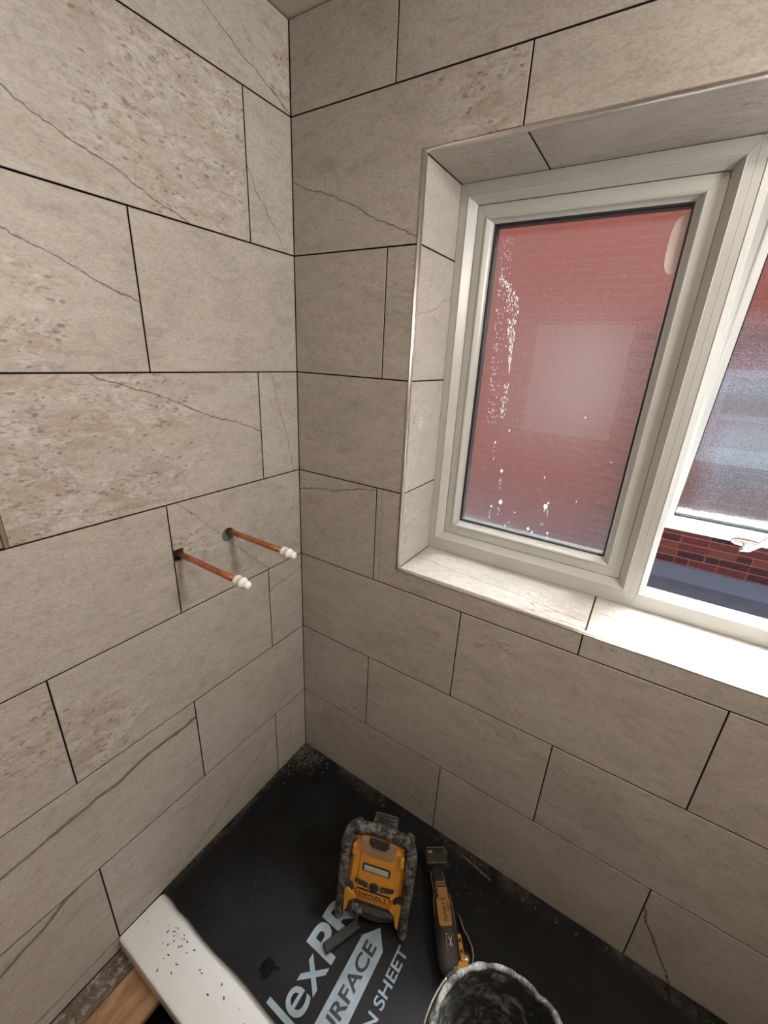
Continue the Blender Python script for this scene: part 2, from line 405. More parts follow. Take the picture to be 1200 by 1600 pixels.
def lathe(prof, n=32, bm=None, axis='z', cap=True):
    rings = []
    for r, h in prof:
        ring = []
        for k in range(n):
            a = 2 * math.pi * k / n
            ring.append((r * math.cos(a), r * math.sin(a), h) if axis == 'z' else (h, r * math.cos(a), r * math.sin(a)))
        rings.append(ring)
    return loft(rings, bm=bm, cap=cap)
def ring_sides(layers, sides='blrt', gap=0.0, closed=True, bm=None):
    """layers: (x0,x1,z0,z1,y) nested rectangles; builds mitred members, one island per side"""
    bm = bm or bmesh.new()
    for s in sides:
        rows = []
        for x0, x1, z0, z1, y in layers:
            rows.append({'b': ((x0 + gap, y, z0), (x1 - gap, y, z0)), 't': ((x0 + gap, y, z1), (x1 - gap, y, z1)),
                         'l': ((x0, y, z0 + gap), (x0, y, z1 - gap)), 'r': ((x1, y, z0 + gap), (x1, y, z1 - gap))}[s])
        vs = [[bm.verts.new(p) for p in r] for r in rows]
        n = len(vs)
        for i in range(n if closed else n - 1):
            a, b = vs[i], vs[(i + 1) % n]
            bm.faces.new((a[0], a[1], b[1], b[0]))
        if closed:
            bm.faces.new([v[0] for v in vs]); bm.faces.new([v[1] for v in vs][::-1])
    return bm
def basis(o, a, b):
    a, b = Vector(a), Vector(b); n = a.cross(b)
    return Matrix(((a.x, b.x, n.x, o[0]), (a.y, b.y, n.y, o[1]), (a.z, b.z, n.z, o[2]), (0, 0, 0, 1)))

# ================================================================ THE SETTING
FLOOR_Z, CEIL_Z = -0.075, 2.252
TH = 0.009
X1, Y1 = 1.95, -2.30                       # far right wall, wall behind the photographer
WX0, WX1, WZ0, WZ1 = 0.381, 1.50, 0.931, 1.946   # window opening on the wall face
FY = 0.195                                 # window frame face

bm = bmesh.new(); add_box(bm, -0.12, -TH, Y1, 0.29, FLOOR_Z - 0.3, CEIL_Z + 0.1)
wall_left = struct(obj('wall_left', bm, 'gap'), 'left wall covered in beige stone effect tiles')
bm = bmesh.new()
add_box(bm, -TH, WX0 - 0.001, TH, 0.29, FLOOR_Z - 0.3, CEIL_Z + 0.1)
add_box(bm, WX1 + 0.001, X1 + 0.1, TH, 0.29, FLOOR_Z - 0.3, CEIL_Z + 0.1)
add_box(bm, WX0 - 0.001, WX1 + 0.001, TH, 0.29, FLOOR_Z - 0.3, WZ0 - 0.001)
add_box(bm, WX0 - 0.001, WX1 + 0.001, TH, 0.29, WZ1 + 0.001, CEIL_Z + 0.1)
wall_back = struct(obj('wall_back', bm, 'gap'), 'tiled wall around the window')
wall_right = struct(obj('wall_right', boxbm(X1, X1 + 0.1, Y1, TH, FLOOR_Z - 0.3, CEIL_Z + 0.1), 'plaster'))
wall_front = struct(obj('wall_front', boxbm(-0.12, X1 + 0.1, Y1 - 0.1, Y1, FLOOR_Z - 0.3, CEIL_Z + 0.1), 'plaster'))
ceiling = struct(obj('ceiling', boxbm(-TH, X1, Y1, TH, CEIL_Z, CEIL_Z + 0.1), 'ceil'))
floor = struct(obj('floor', boxbm(-TH, X1, Y1, TH, -0.34, -0.30), 'void'), 'dark underfloor below wooden boards')

ZJ = [0.27 + 0.3 * i for i in range(7)]    # course joints
GAP = 0.0032
_tm = {}
def line(p, q, w=0.0012):
    dx, dy = q[0] - p[0], q[1] - p[1]; th = math.atan2(dx, -dy)
    return (th, p[0] * math.cos(th) + p[1] * math.sin(th), w)
def tile(parent, mx, poly, blotch=None, vein=None, vein_b=None, th=TH, name='tile', mesh=None):
    key = tuple((round(x, 4), round(y, 4)) for x, y in poly) + (round(th, 4),)
    if mesh is None:
        if key not in _tm:
            b = prism(poly, -th, 0.0, 0.0009); bmesh.ops.recalc_face_normals(b, faces=b.faces[:])
            me = bpy.data.meshes.new('tile'); b.to_mesh(me); b.free(); me.materials.append(M['tile']); me.materials.append(M['gap'])
            for f in me.polygons:
                if abs(f.normal.z) < 0.3: f.material_index = 1          # adhesive-smeared edges
            _tm[key] = me
        mesh = _tm[key]
    o = bpy.data.objects.new(name, mesh); link(o, parent)
    o.matrix_local = mx @ Matrix.Translation((0, 0, -0.0002 - random.random() * 0.0005))
    if blotch is None and vein is None and len(poly) and random.random() < 0.45:
        pw, ph = max(p[0] for p in poly), max(p[1] for p in poly)
        if random.random() < 0.5: blotch = (random.uniform(0, pw), random.uniform(0, ph), random.uniform(0.05, 0.11))
        if random.random() < 0.5: vein = line((random.uniform(0, pw), 0), (random.uniform(0, pw), ph), 0.0006)
    o['blotch'] = [float(v) for v in (blotch or (5.0, 5.0, 0.0))]
    o['vein'] = [float(v) for v in (vein or (0.0, 9.0, 0.0))]
    o['vein_b'] = [float(v) for v in (vein_b or (0.0, 9.0, 0.0))]
    return o
# features seen on single tiles, in wall coordinates: (along, height)
L_VEIN = [((-0.609, 1.873), (-0.322, 1.776), .0013), ((-0.649, 1.687), (-0.447, 1.604), .0012), ((-0.239, 2.159), (-0.01, 2.072), .0011),
          ((-0.572, 1.471), (-0.149, 1.307), .0012), ((-0.465, 0.514), (-0.912, 0.469), .0042), ((-0.807, 0.269), (-0.968, 0.209), .004),
          ((-0.095, 0.80), (-0.01, 0.815), .0008), ((-0.10, 1.46), (-0.03, 1.20), .0008), ((-0.13, 1.9), (-0.04, 1.78), .0008), ((-0.36, 1.10), (-0.2, 0.93), .0006), ((-0.2, 0.17), (-0.32, 0.11), .0012)]
L_BLOT = [((-0.27, 1.95), .30), ((-0.62, 1.34), .38), ((-0.626, 1.557), .09), ((-0.70, 0.66), .17), ((-0.79, 0.74), .16), ((-0.025, 2.16), .1), ((-0.40, 1.06), .07), ((-0.03, 0.42), .07)]
R_VEIN = [((0.005, 1.935), (0.377, 1.789), .0012), ((0.005, 1.108), (0.241, 1.147), .0016), ((1.19, 0.21), (1.294, 0.0), .0025), ((0.205, 0.341), (0.434, 0.212), .0006), ((0.205, 0.2), (0.434, 0.10), .0008)]
R_BLOT = [((0.52, 2.02), .16), ((0.22, 1.99), .05), ((0.355, 1.86), .10), ((0.06, 1.07), .08), ((0.08, 0.2), .10)]
def feats(tv, tb, a0, a1, z0, z1, ox, oz):
    vs = [line((p[0] - ox, p[1] - oz), (q[0] - ox, q[1] - oz), w) for p, q, w in tv
          if a0 <= (p[0] + q[0]) / 2 <= a1 and z0 <= (p[1] + q[1]) / 2 <= z1]
    bs = [(c[0] - ox, c[1] - oz, r) for c, r in tb if a0 <= c[0] <= a1 and z0 <= c[1] <= z1]
    r = {}
    if vs: r['vein'] = vs[0]
    if len(vs) > 1: r['vein_b'] = vs[1]
    if bs: r['blotch'] = bs[0]
    return r

# ---- left wall: rows (z0, z1, first joint distance from the corner)
rowsL = [(-0.0245, ZJ[0], 0.155), (ZJ[0], ZJ[1], 0.45), (ZJ[1], ZJ[2], 0.15), (ZJ[2], ZJ[3], 0.45), (ZJ[3], ZJ[4], 0.148),
         (ZJ[4], ZJ[5], 0.443), (ZJ[5], ZJ[6], 0.148), (ZJ[6], CEIL_Z - 0.002, 0.45)]
HOLE_C, HOLE_R = (-0.2865, 1.0385), 0.0205
pipe_tile = None
for ri, (z0, z1, f) in enumerate(rowsL):
    us = [0.0] + [f + 0.6 * k for k in range(5) if f + 0.6 * k < -Y1] + [-Y1]
    for i in range(len(us) - 1):
        u0, u1 = us[i], us[i + 1]
        if u1 - u0 < 0.02: continue
        zz0 = z0
        if ri == 0 and u0 > 0.74: zz0 = -0.030
        if ri == 4 and u0 > 0.7 and u0 < 1.0: continue           # tile not fixed yet
        a = GAP / 2 if i else 0.0006
        w = (u1 - GAP / 2) - (u0 + a); h = (z1 - GAP / 2) - (zz0 + GAP / 2)
        if ri == 0 and u0 < 0.74: h = (z1 - GAP / 2) - zz0; zo = zz0
        else: zo = zz0 + GAP / 2
        oy = -(u1 - GAP / 2)
        ft = feats(L_VEIN, L_BLOT, -u1, -u0, zz0, z1, oy, zo)
        o = tile(wall_left, basis((0, oy, zo), (0, 1, 0), (0, 0, 1)), [(0, 0), (w, 0), (w, h), (0, h)], **ft)
        if ri == 3 and i == 0: pipe_tile = (o, oy, zo, w, h)
# course of cut tiles at the floor, outside the tray
for u0, u1 in ((0.757, 1.055), (1.055, 1.655), (1.655, 2.30)):
    w = u1 - u0 - GAP; h = -0.032 - (FLOOR_Z + 0.001)
    tile(wall_left, basis((0, -u1 + GAP / 2, FLOOR_Z + 0.001), (0, 1, 0), (0, 0, 1)), [(0, 0), (w, 0), (w, h), (0, h)])
# unfinished bay beyond the last tile of the fifth course: board and upright trim
obj('backing_board', boxbm(-TH + 0.0005, -TH + 0.004, -1.348, -0.754, ZJ[3] + 0.002, ZJ[4] - 0.002), 'board', wall_left)
struct(obj('trim_5', boxbm(-TH + 0.004, 0.001, -0.7535, -0.7475, ZJ[3] + 0.0014, ZJ[4] - 0.0014, bev=0.001), 'chrome'), 'upright metal edge trim on the left tiled wall')
# drill the pipe tile
def cut(o, cutters):
    for i, cbm in enumerate(cutters):
        bmesh.ops.recalc_face_normals(cbm, faces=cbm.faces[:])
        me = bpy.data.meshes.new('cut'); cbm.to_mesh(me); cbm.free()
        co = bpy.data.objects.new('cut', me); COL.objects.link(co); bpy.context.view_layer.update(); co.matrix_world = o.matrix_world.copy()
        md = o.modifiers.new('b', 'BOOLEAN'); md.operation = 'DIFFERENCE'; md.object = co; md.solver = 'EXACT'
        bpy.context.view_layer.update()
        ev = o.evaluated_get(bpy.context.evaluated_depsgraph_get())
        nm = bpy.data.meshes.new_from_object(ev)
        o.modifiers.clear(); o.data = nm; bpy.data.objects.remove(co)
po, oy, zo, w, h = pipe_tile
po.data = po.data.copy()
hole = bmesh.new(); n = 40
loft([[(HOLE_C[0] - oy + HOLE_R * math.cos(2 * math.pi * k / n), HOLE_C[1] - zo + HOLE_R * math.sin(2 * math.pi * k / n), z) for k in range(n)] for z in (-0.03, 0.03)], bm=hole)
notch = boxbm(-0.01, 0.0262, 1.0165 - zo, 1.0505 - zo, -0.03, 0.03)
cut(po, [hole, notch])
# the chased hole behind the round cut-out: lagging and dark wall
b = lathe([(0.0195, -TH + 0.0012), (0.0195, -TH + 0.0024), (0.002, -TH + 0.0024)], 32, axis='x')
obj('pipe_lagging', b, 'insul', wall_left, mx=Matrix.Translation((0, HOLE_C[0], HOLE_C[1])))

# ---- window wall tiles
def rpoly(x0, x1, z0, z1, hole=True):
    """outline of a tile clipped by the window opening"""
    a, b, c, d = x0, x1, z0, z1
    g = 0.0006
    wx0, wx1, wz0, wz1 = WX0 - g, WX1 + g, WZ0 - g, WZ1 + g
    if b <= wx0 or a >= wx1 or d <= wz0 or c >= wz1: return [(a, c), (b, c), (b, d), (a, d)]
    if c >= wz0 and d <= wz1:                       # beside the opening
        if a < wx0 and b <= wx1: return [(a, c), (wx0, c), (wx0, d), (a, d)]
        if b > wx1 and a >= wx0: return [(wx1, c), (b, c), (b, d), (wx1, d)]
        return None
    if d > wz0 and c < wz0:                         # straddles the sill
        if a < wx0: return [(a, c), (b, c), (b, wz0), (wx0, wz0), (wx0, d), (a, d)]
        if b > wx1: return [(a, c), (b, c), (b, d), (wx1, d), (wx1, wz0), (a, wz0)]
        return [(a, c), (b, c), (b, wz0), (a, wz0)]
    if a < wx0: return [(a, c), (wx0, c), (wx0, wz1), (b, wz1), (b, d), (a, d)]
    if b > wx1: return [(a, wz1), (wx1, wz1), (wx1, c), (b, c), (b, d), (a, d)]
    return [(a, wz1), (b, wz1), (b, d), (a, d)]
rowsR = [(-0.0245, ZJ[0], 0.597), (ZJ[0], ZJ[1], 0.297), (ZJ[1], ZJ[2], 0.597), (ZJ[2], ZJ[3], 0.301), (ZJ[3], ZJ[4], 0.60),
         (ZJ[4], ZJ[5], 0.301), (ZJ[5], ZJ[6], 0.593), (ZJ[6], CEIL_Z - 0.002, 0.303)]
for ri, (z0, z1, f) in enumerate(rowsR):
    xs = [0.0] + [f + 0.6 * k for k in range(4) if f + 0.6 * k < X1] + [X1]
    for i in range(len(xs) - 1):
        a = xs[i] + (GAP / 2 if i else 0.0010); b = xs[i + 1] - GAP / 2
        c = z0 + (GAP / 2 if ri else 0); d = z1 - GAP / 2
        parts = []
        if ri == 4 and a < WX0 and b > WX1: parts = [(a, WX0, c, d), (WX1, b, c, d)]
        else: parts = [(a, b, c, d)]
        for (a2, b2, c2, d2) in parts:
            p = rpoly(a2, b2, c2, d2)
            if not p: continue
            ft = feats(R_VEIN, R_BLOT, a2, b2, c2, d2, a2, c2)
            tile(wall_back, basis((a2, 0, c2), (1, 0, 0), (0, 0, 1)), [(x - a2, y - c2) for x, y in p], **ft)
# reveal tiles: sides, sill and head, joints follow the wall courses
RD0, RD1 = 0.0085, FY + 0.002
RX0, RX1, RZ0, RZ1 = WX0 + 0.008, WX1 - 0.008, WZ0 + 0.008, WZ1 - 0.008
zc = [RZ0] + [ZJ[3], ZJ[4], ZJ[5]] + [RZ1]
for i in range(4):
    a, b = zc[i] + (GAP / 2 if i else 0.0004), zc[i + 1] - (GAP / 2 if i < 3 else 0.0004)
    w, h = RD1 - RD0, b - a
    tile(wall_back, basis((RX0, RD0, a), (0, 1, 0), (0, 0, 1)), [(0, 0), (w, 0), (w, h), (0, h)], th=0.008, vein=line((0.0, h * 0.5), (w, h * 0.7), 0.0006) if i in (0, 2) else None)
    tile(wall_back, basis((RX1, RD1, a), (0, -1, 0), (0, 0, 1)), [(0, 0), (w, 0), (w, h), (0, h)], th=0.008)
for lo, x0s in ((True, [RX0, 0.904, RX1]), (False, [RX0, 0.602, 1.202, RX1])):
    for i in range(len(x0s) - 1):
        a, b = x0s[i] + (GAP / 2 if i else 0.0004), x0s[i + 1] - (GAP / 2 if i < len(x0s) - 2 else 0.0004)
        w, d = b - a, RD1 - RD0
        pl = [(0, 0), (w, 0), (w, d), (0, d)]
        if lo: tile(wall_back, basis((a, RD0, RZ0), (1, 0, 0), (0, 1, 0)), pl, th=0.008, vein=line((0.0, 0.10), (w, 0.04), 0.001), blotch=(w * 0.85, 0.05, 0.14))
        else: tile(wall_back, basis((a, RD1, RZ1), (1, 0, 0), (0, -1, 0)), pl, th=0.008, vein=line((0.0, 0.015), (w, 0.10), 0.0006), blotch=(w * 0.6, 0.12, 0.09))
# quadrant trims round the opening
lay = []
for k in range(9):
    ph = math.pi / 2 * k / 8
    s = 0.008 * math.sin(ph)
    lay.append((WX0 + s, WX1 - s, WZ0 + s, WZ1 - s, 0.0075 - 0.008 * math.cos(ph)))
lay.append((WX0 + 0.008, WX1 - 0.008, WZ0 + 0.008, WZ1 - 0.008, 0.0082)); lay.append((WX0, WX1, WZ0, WZ1, 0.0082))
for i, (s, lb) in enumerate((('t', 'head'), ('l', 'left side'), ('b', 'sill'), ('r', 'right side'))):
    o = struct(obj('trim_%d' % (i + 1), ring_sides(lay, s), 'chrome', smooth=True), 'metal quadrant tile trim along the window %s' % lb)

# ---- floor boards (children of the floor)
bx = [0.0, 0.067, 0.185, 0.305] + [0.305 + 0.12 * k for k in range(1, 14)] + [X1]
for i in range(len(bx) - 1):
    if i == 2: continue                              # missing board
    if bx[i + 1] - bx[i] < 0.01: continue
    obj('floor_board', boxbm(bx[i] + 0.001, bx[i + 1] - 0.001, Y1 + 0.002, -0.002, FLOOR_Z - 0.02, FLOOR_Z, bev=0.0012), 'wood_d' if i == 0 else 'wood', floor)
obj('joist', boxbm(0.0, X1, -1.30, -1.24, -0.30, FLOOR_Z - 0.021), 'wood', floor)
obj('joist', boxbm(0.0, X1, -0.45, -0.39, -0.30, FLOOR_Z - 0.021), 'wood', floor)

# ================================================================ WINDOW
MX0, MX1 = 0.963, 0.993
window = struct(empty('window_1', Matrix.Translation((RX0, FY, RZ0))), 'white plastic framed two light window')
W = INV['window_1']
def wobj(name, bm, mat, parent=window, **k):
    bmesh.ops.transform(bm, matrix=W, verts=bm.verts[:])
    return obj(name, bm, mat, parent, **k)
def light_frame(x0, x1, flat, bev):
    a = (x0, x1, RZ0 + 0.0005, RZ1 - 0.0005)
    f0, f1, g0, g1 = flat; b0, b1, c0, c1 = bev
    e = 0.0015
    return [(*a, FY + 0.09), (*a, FY), (f0, f1, g0, g1, FY), (f0 + e, f1 - e, g0 + e, g1 - e, FY - 0.0012), (f0 + 2.5 * e, f1 - 2.5 * e, g0 + 2.5 * e, g1 - 2.5 * e, FY + 0.001),
            (b0 - .006, b1 + .006, c0 - .006, c1 + .006, FY + 0.012), (b0 - .002, b1 + .002, c0 - .002, c1 + .002, FY + 0.0165), (b0, b1, c0, c1, FY + 0.019), (b0, b1, c0, c1, FY + 0.09)]
MC = (MX0 + MX1) / 2
RFX1 = RX1 - 0.0005
wobj('frame', ring_sides(light_frame(RX0 + 0.0005, MC - 0.0002, (0.410, MX0, 0.979, 1.912), (0.431, 0.945, 0.998, 1.895)), gap=0.0003), 'upvc')
RL = (MX1, RFX1 - 0.026, 0.979, 1.912); RB = (1.009, RFX1 - 0.044, 0.998, 1.895)
rl = light_frame(MC + 0.0002, RFX1, RL, RB)[:-1]
rl = rl[1:] + [(*RB, FY + 0.024), (RB[0] - .012, RB[1] + .012, RB[2] - .022, RB[3] + .012, FY + 0.026), (RB[0] - .012, RB[1] + .012, RB[2] - .022, RB[3] + .012, FY + 0.044), (*rl[0][:4], FY + 0.044)]
wobj('frame', ring_sides(rl, gap=0.0003), 'upvc')
# fixed light: sash ring, bead, gasket, pane
S = (0.4325, 0.9435, 0.9995, 1.8935)
F = (0.454, 0.916, 1.025, 1.869)
Bd = (0.474, 0.898, 1.043, 1.854)
sash = wobj('fixed_sash', ring_sides([(*S, FY + 0.088), (*S, FY + 0.021), (*F, FY + 0.021), (*F, FY + 0.088)], gap=0.0003), 'upvc')
def sobj(name, bm, mat, parent, **k):
    bmesh.ops.transform(bm, matrix=W, verts=bm.verts[:]); return obj(name, bm, mat, parent, **k)
def ins(r, d): return (r[0] + d, r[1] - d, r[2] + d, r[3] - d)
bead = [(*ins(F, 0.0003), FY + 0.05), (*ins(F, 0.0003), FY + 0.0195), (*ins(F, 0.003), FY + 0.0188), (*ins(F, 0.006), FY + 0.0205)]
def between(t): return tuple(F[i] + (Bd[i] - F[i]) * t for i in range(4))
bead += [(*between(0.62), FY + 0.0285), (*between(0.82), FY + 0.0325), (*Bd, FY + 0.0345), (*Bd, FY + 0.05)]
sobj('glazing_bead', ring_sides(bead, gap=0.0003), 'upvc', sash)
sobj('gasket', ring_sides([(*ins(Bd, -0.001), FY + 0.0365), (*ins(Bd, 0.0035), FY + 0.0365), (*ins(Bd, 0.0045), FY + 0.0385), (*ins(Bd, -0.001), FY + 0.0385)]), 'gasket', sash)
GY = FY + 0.039
sobj('spacer_bar', ring_sides([(*ins(Bd, -0.006), GY + 0.0045), (*ins(Bd, 0.0045), GY + 0.0045), (*ins(Bd, 0.0045), GY + 0.029), (*ins(Bd, -0.006), GY + 0.029)]), 'gasket', sash)
sobj('inner_pane', boxbm(Bd[0] - 0.004, Bd[1] + 0.004, GY, GY + 0.004, Bd[2] - 0.004, Bd[3] + 0.004), 'clear', sash)
pane = sobj('pane', boxbm(Bd[0] - 0.004, Bd[1] + 0.004, GY + 0.0295, GY + 0.0335, Bd[2] - 0.004, Bd[3] + 0.004), 'glass_l', sash)
# sticker at the top right of the pane
pts = []
for k in range(40):
    a = 2 * math.pi * k / 40; ca, sa = math.cos(a), math.sin(a)
    pts.append((0.903 + 0.036 * math.copysign(abs(ca) ** 0.6, ca), 1.777 + 0.058 * math.copysign(abs(sa) ** 0.6, sa)))
b = prism([(x, z) for x, z in pts if True], 0, 0.0004)
bmesh.ops.transform(b, matrix=Matrix(((1, 0, 0, 0), (0, 0, -1, GY - 0.0002), (0, 1, 0, 0), (0, 0, 0, 1))), verts=b.verts[:])
st = sobj('sticker', b, 'sticker', sash); st['label'] = 'pale translucent oval sticker on glass'
# plaster splashes and runs on the room side of the pane
bm = bmesh.new(); rs = random.Random(3)
def splat(x, z, rx, rz, n=9):
    v = [bm.verts.new((x + rx * math.cos(2 * math.pi * k / n) * rs.uniform(0.75, 1.15), GY - 0.0006, z + rz * math.sin(2 * math.pi * k / n) * rs.uniform(0.75, 1.15))) for k in range(n)]
    c = bm.verts.new((x, GY - 0.0016, z))
    for k in range(n): bm.faces.new((v[k], v[(k + 1) % n], c))
for x, z, r in ((0.724, 1.149, .006), (0.595, 1.133, .0055), (0.688, 1.07, .004), (0.554, 1.308, .003), (0.589, 1.346, .0022), (0.585, 1.227, .004), (0.707, 1.231, .002), (0.62, 1.062, .0025),
                (0.642, 1.11, .002), (0.57, 1.113, .003), (0.778, 1.404, .0018), (0.743, 1.071, .003), (0.70, 1.062, .0025), (0.63, 1.075, .002), (0.80, 1.18, .0015), (0.86, 1.3, .0015), (0.73, 1.16, .003)):
    splat(x, z, r, r * rs.uniform(1.2, 1.9))
    if r > .0025:
        for k in range(4): splat(x + rs.gauss(0, .002), z - r * 1.5 - rs.uniform(0, .05), .0007, rs.uniform(.002, .006), 6)
for k in range(190):                                  # trowelled smear down the left edge
    z = rs.uniform(1.36, 1.83); x = 0.497 + abs(rs.gauss(0, .014)) + (1.83 - z) * 0.05
    splat(x, z, rs.uniform(.0004, .0013), rs.uniform(.0006, .003), 6)
for k in range(150):
    tt = rs.random(); z = 1.70 - tt * 0.20; x = 0.545 + 0.02 * (1 - tt) * rs.uniform(-1, 1) + tt * 0.02
    splat(x, z, rs.uniform(.0004, .0016), rs.uniform(.0015, .007), 6)
for k in range(45):
    tt = rs.random(); splat(0.507 + tt * 0.032 + rs.gauss(0, .002), 1.735 - tt * 0.035 + rs.gauss(0, .003), rs.uniform(.0008, .002), rs.uniform(.0008, .002), 6)
for k in range(40):
    tt = rs.random(); splat(0.562 + rs.gauss(0, .004), 1.47 - tt * 0.09, rs.uniform(.0004, .0013), rs.uniform(.0015, .006), 6)
for k in range(120):
    splat(rs.uniform(.50, .88), rs.uniform(1.06, 1.8), rs.uniform(.0003, .0007), rs.uniform(.0004, .001), 5)
s_ = sobj('plaster_splashes', bm, 'splash', sash); s_['kind'] = 'stuff'
# opening light: top hung, pushed outwards
SH = 0.902
hx0, hx1 = 0.997, RFX1 - 0.014
TILT = math.radians(21)
osash_m = W @ Matrix.Translation((0, FY + 0.027, 1.902)) @ Matrix.Rotation(TILT, 4, 'X')
O = (hx0, hx1, -SH, 0.0)
osash = obj('opening_sash', ring_sides([(*O, 0.055), (*O, 0.012), (*ins(O, 0.006), 0.012), (*ins(O, 0.006), 0.0), (*ins(O, 0.031), 0.0), (*ins(O, 0.031), 0.026), (*ins(O, 0.022), 0.055)], gap=0.0003), 'upvc', window, mx=osash_m)
obj('glazing_bead', ring_sides([(*ins(O, 0.0312), 0.03), (*ins(O, 0.0312), -0.0015), (*ins(O, 0.034), -0.002), (*ins(O, 0.046), 0.009), (*ins(O, 0.049), 0.012), (*ins(O, 0.049), 0.03)], gap=0.0003), 'upvc', osash)
def sp_(d, e): return (O[0] + d, O[1] - d, O[2] + e, O[3] - d)
obj('spacer_bar', ring_sides([(*sp_(.0485, .0485), 0.020), (*sp_(.0505, .0600), 0.020), (*sp_(.0505, .0600), 0.0235), (*sp_(.0485, .0485), 0.0235)]), 'spacer', osash)
pr = ins(O, 0.0495)
obj('pane', boxbm(pr[0], pr[1], 0.0155, 0.0195, pr[2], pr[3]), 'glass_r', osash)
obj('gasket', ring_sides([(*ins(O, 0.0488), 0.0130), (*ins(O, 0.0515), 0.0130), (*ins(O, 0.0515), 0.0152), (*ins(O, 0.0488), 0.0152)]), 'gasket', osash)
# white outer cill in the sun
g = prism([(0.292, 0.878), (0.440, 0.868), (0.444, 0.848), (0.448, 0.848), (0.448, 0.874), (0.440, 0.884), (0.292, 0.904)], WX0 - 0.05, WX1 + 0.05)
for v in g.verts: v.co = (v.co.z, v.co.x, v.co.y)
wobj('outer_cill', g, 'cill')
# window handle on the bottom rail
hb = bmesh.new(); HX = 1.232; HZ = -SH + 0.012
rings = []
for yy, sc in ((0.0, 1.0), (-0.006, 1.0), (-0.010, 0.8)):
    rings.append([(HX + 0.034 * sc * math.copysign(abs(math.cos(a)) ** 0.7, math.cos(a)), yy, HZ + 0.0105 * sc * math.sin(a)) for a in [2 * math.pi * k / 24 for k in range(24)]])
loft(rings, bm=hb)
for sx in (-0.022, 0.022):
    loft([[(HX + sx + r * math.cos(a), yy, HZ + r * math.sin(a)) for a in [2 * math.pi * k / 12 for k in range(12)]] for yy, r in ((-0.008, 0.006), (-0.0125, 0.005))], bm=hb)
tube([(HX, -0.006, HZ), (HX, -0.03, HZ + 0.002), (HX + 0.004, -0.036, HZ + 0.006)], [0.0085, 0.008, 0.008], bm=hb)
hd = obj('window_handle', hb, 'chrome', osash, smooth=True)
lv = bmesh.new()
path = [(HX - 0.012, -0.034, HZ - 0.004), (HX + 0.004, -0.040, HZ + 0.008), (HX + 0.022, -0.046, HZ + 0.04), (HX + 0.034, -0.050, HZ + 0.075), (HX + 0.042, -0.050, HZ + 0.098)]
tube(path, [0.005, 0.0075, 0.007, 0.0065, 0.006], bm=lv)
obj('lever', lv, 'chrome', hd, smooth=True)

# ================================================================ OUTSIDE
NY = 3.75
house = tag(empty('neighbour_house', Matrix.Translation((1.2, NY, -0.26))), 'red brick house wall seen through the window', 'building')
# brick texture coordinates: map x->x, z->y through a rotated object
face = obj('brick_face', boxbm(-6.0, 8.0, -2.64, 4.5, 0.0, 0.2), 'brickface', house, mx=Matrix(((1, 0, 0, 0), (0, 0, 1, 0), (0, 1, 0, 0), (0, 0, 0, 1))))
NWIN_GLOW = [(0.14, 1.30, 1.11, 1.82), (-1.45, -0.60, 1.10, 2.15)]    # far window, then the added glow panel, in house coordinates
bmm = {}
def brick_mesh(w):
    k = round(w, 3)
    if k not in bmm:
        b = boxbm(0, w, -0.006, 0.004, 0, 0.065, bev=0.002); bmesh.ops.recalc_face_normals(b, faces=b.faces[:])
        me = bpy.data.meshes.new('brick'); b.to_mesh(me); b.free(); me.materials.append(M['brick']); bmm[k] = me
    return bmm[k]
nb = 0
rb = random.Random(5)
for r in range(0, 40):
    z = r * 0.075 + 0.005
    x = -0.45 - (0.1125 if r % 2 else 0)
    while x < 1.9:
        w = 0.215
        if rb.random() < 0.3: w = 0.1025
        ok = not any(x + w > a - 0.02 and x < b_ + 0.02 and z + 0.065 > c - 0.02 and z < d + 0.02 for a, b_, c, d in NWIN_GLOW)
        if ok and nb < 296:
            o = bpy.data.objects.new('brick', brick_mesh(w)); link(o, house)
            o.location = (x, rb.uniform(-0.001, 0.001), z); nb += 1
        x += w + 0.01
for k, (a, b_, c, d) in enumerate(NWIN_GLOW):
    white, pale = ('farwhite', 'farglass') if k == 0 else ('farglow', 'farglow')  # second entry is no window: a pale panel added to imitate a glow
    fr = obj('window', ring_sides([(a, b_, c, d, 0.02), (a, b_, c, d, -0.03), (a + .06, b_ - .06, c + .06, d - .06, -0.03), (a + .06, b_ - .06, c + .06, d - .06, 0.02)]), white, house)
    obj('pane', boxbm(a + .055, b_ - .055, -0.02, -0.012, c + .055, d - .055), pale, fr)
    if k == 0:
        obj('window_rail', boxbm(a + .055, b_ - .055, -0.032, -0.008, c + (d - c) * .42, c + (d - c) * .42 + .05), white, fr)
        obj('window_sill', boxbm(a - .05, b_ + .05, -0.10, 0.01, c - .07, c, bev=0.006), white, fr)
# sloped flashing and flat roof in front of it
b = prism([(0.0, 0.0), (0.0, -0.12), (-0.14, -0.12), (-0.13, -0.105), (-0.012, 0.0)], -6.0, 8.0)
fl = tag(obj('roof_flashing', b, 'flash', mx=Matrix(((0, 0, 1, 1.2), (1, 0, 0, NY - 0.012), (0, 1, 0, -0.262), (0, 0, 0, 1)))), 'blue grey lead flashing strip along the foot of the brick wall', 'flashing')
tag(obj('flat_roof', boxbm(-4.8, 9.2, 0.32, NY - 0.02, -0.62, -0.372), 'roof'), 'dark blue grey flat felt roof below the window', 'roof')

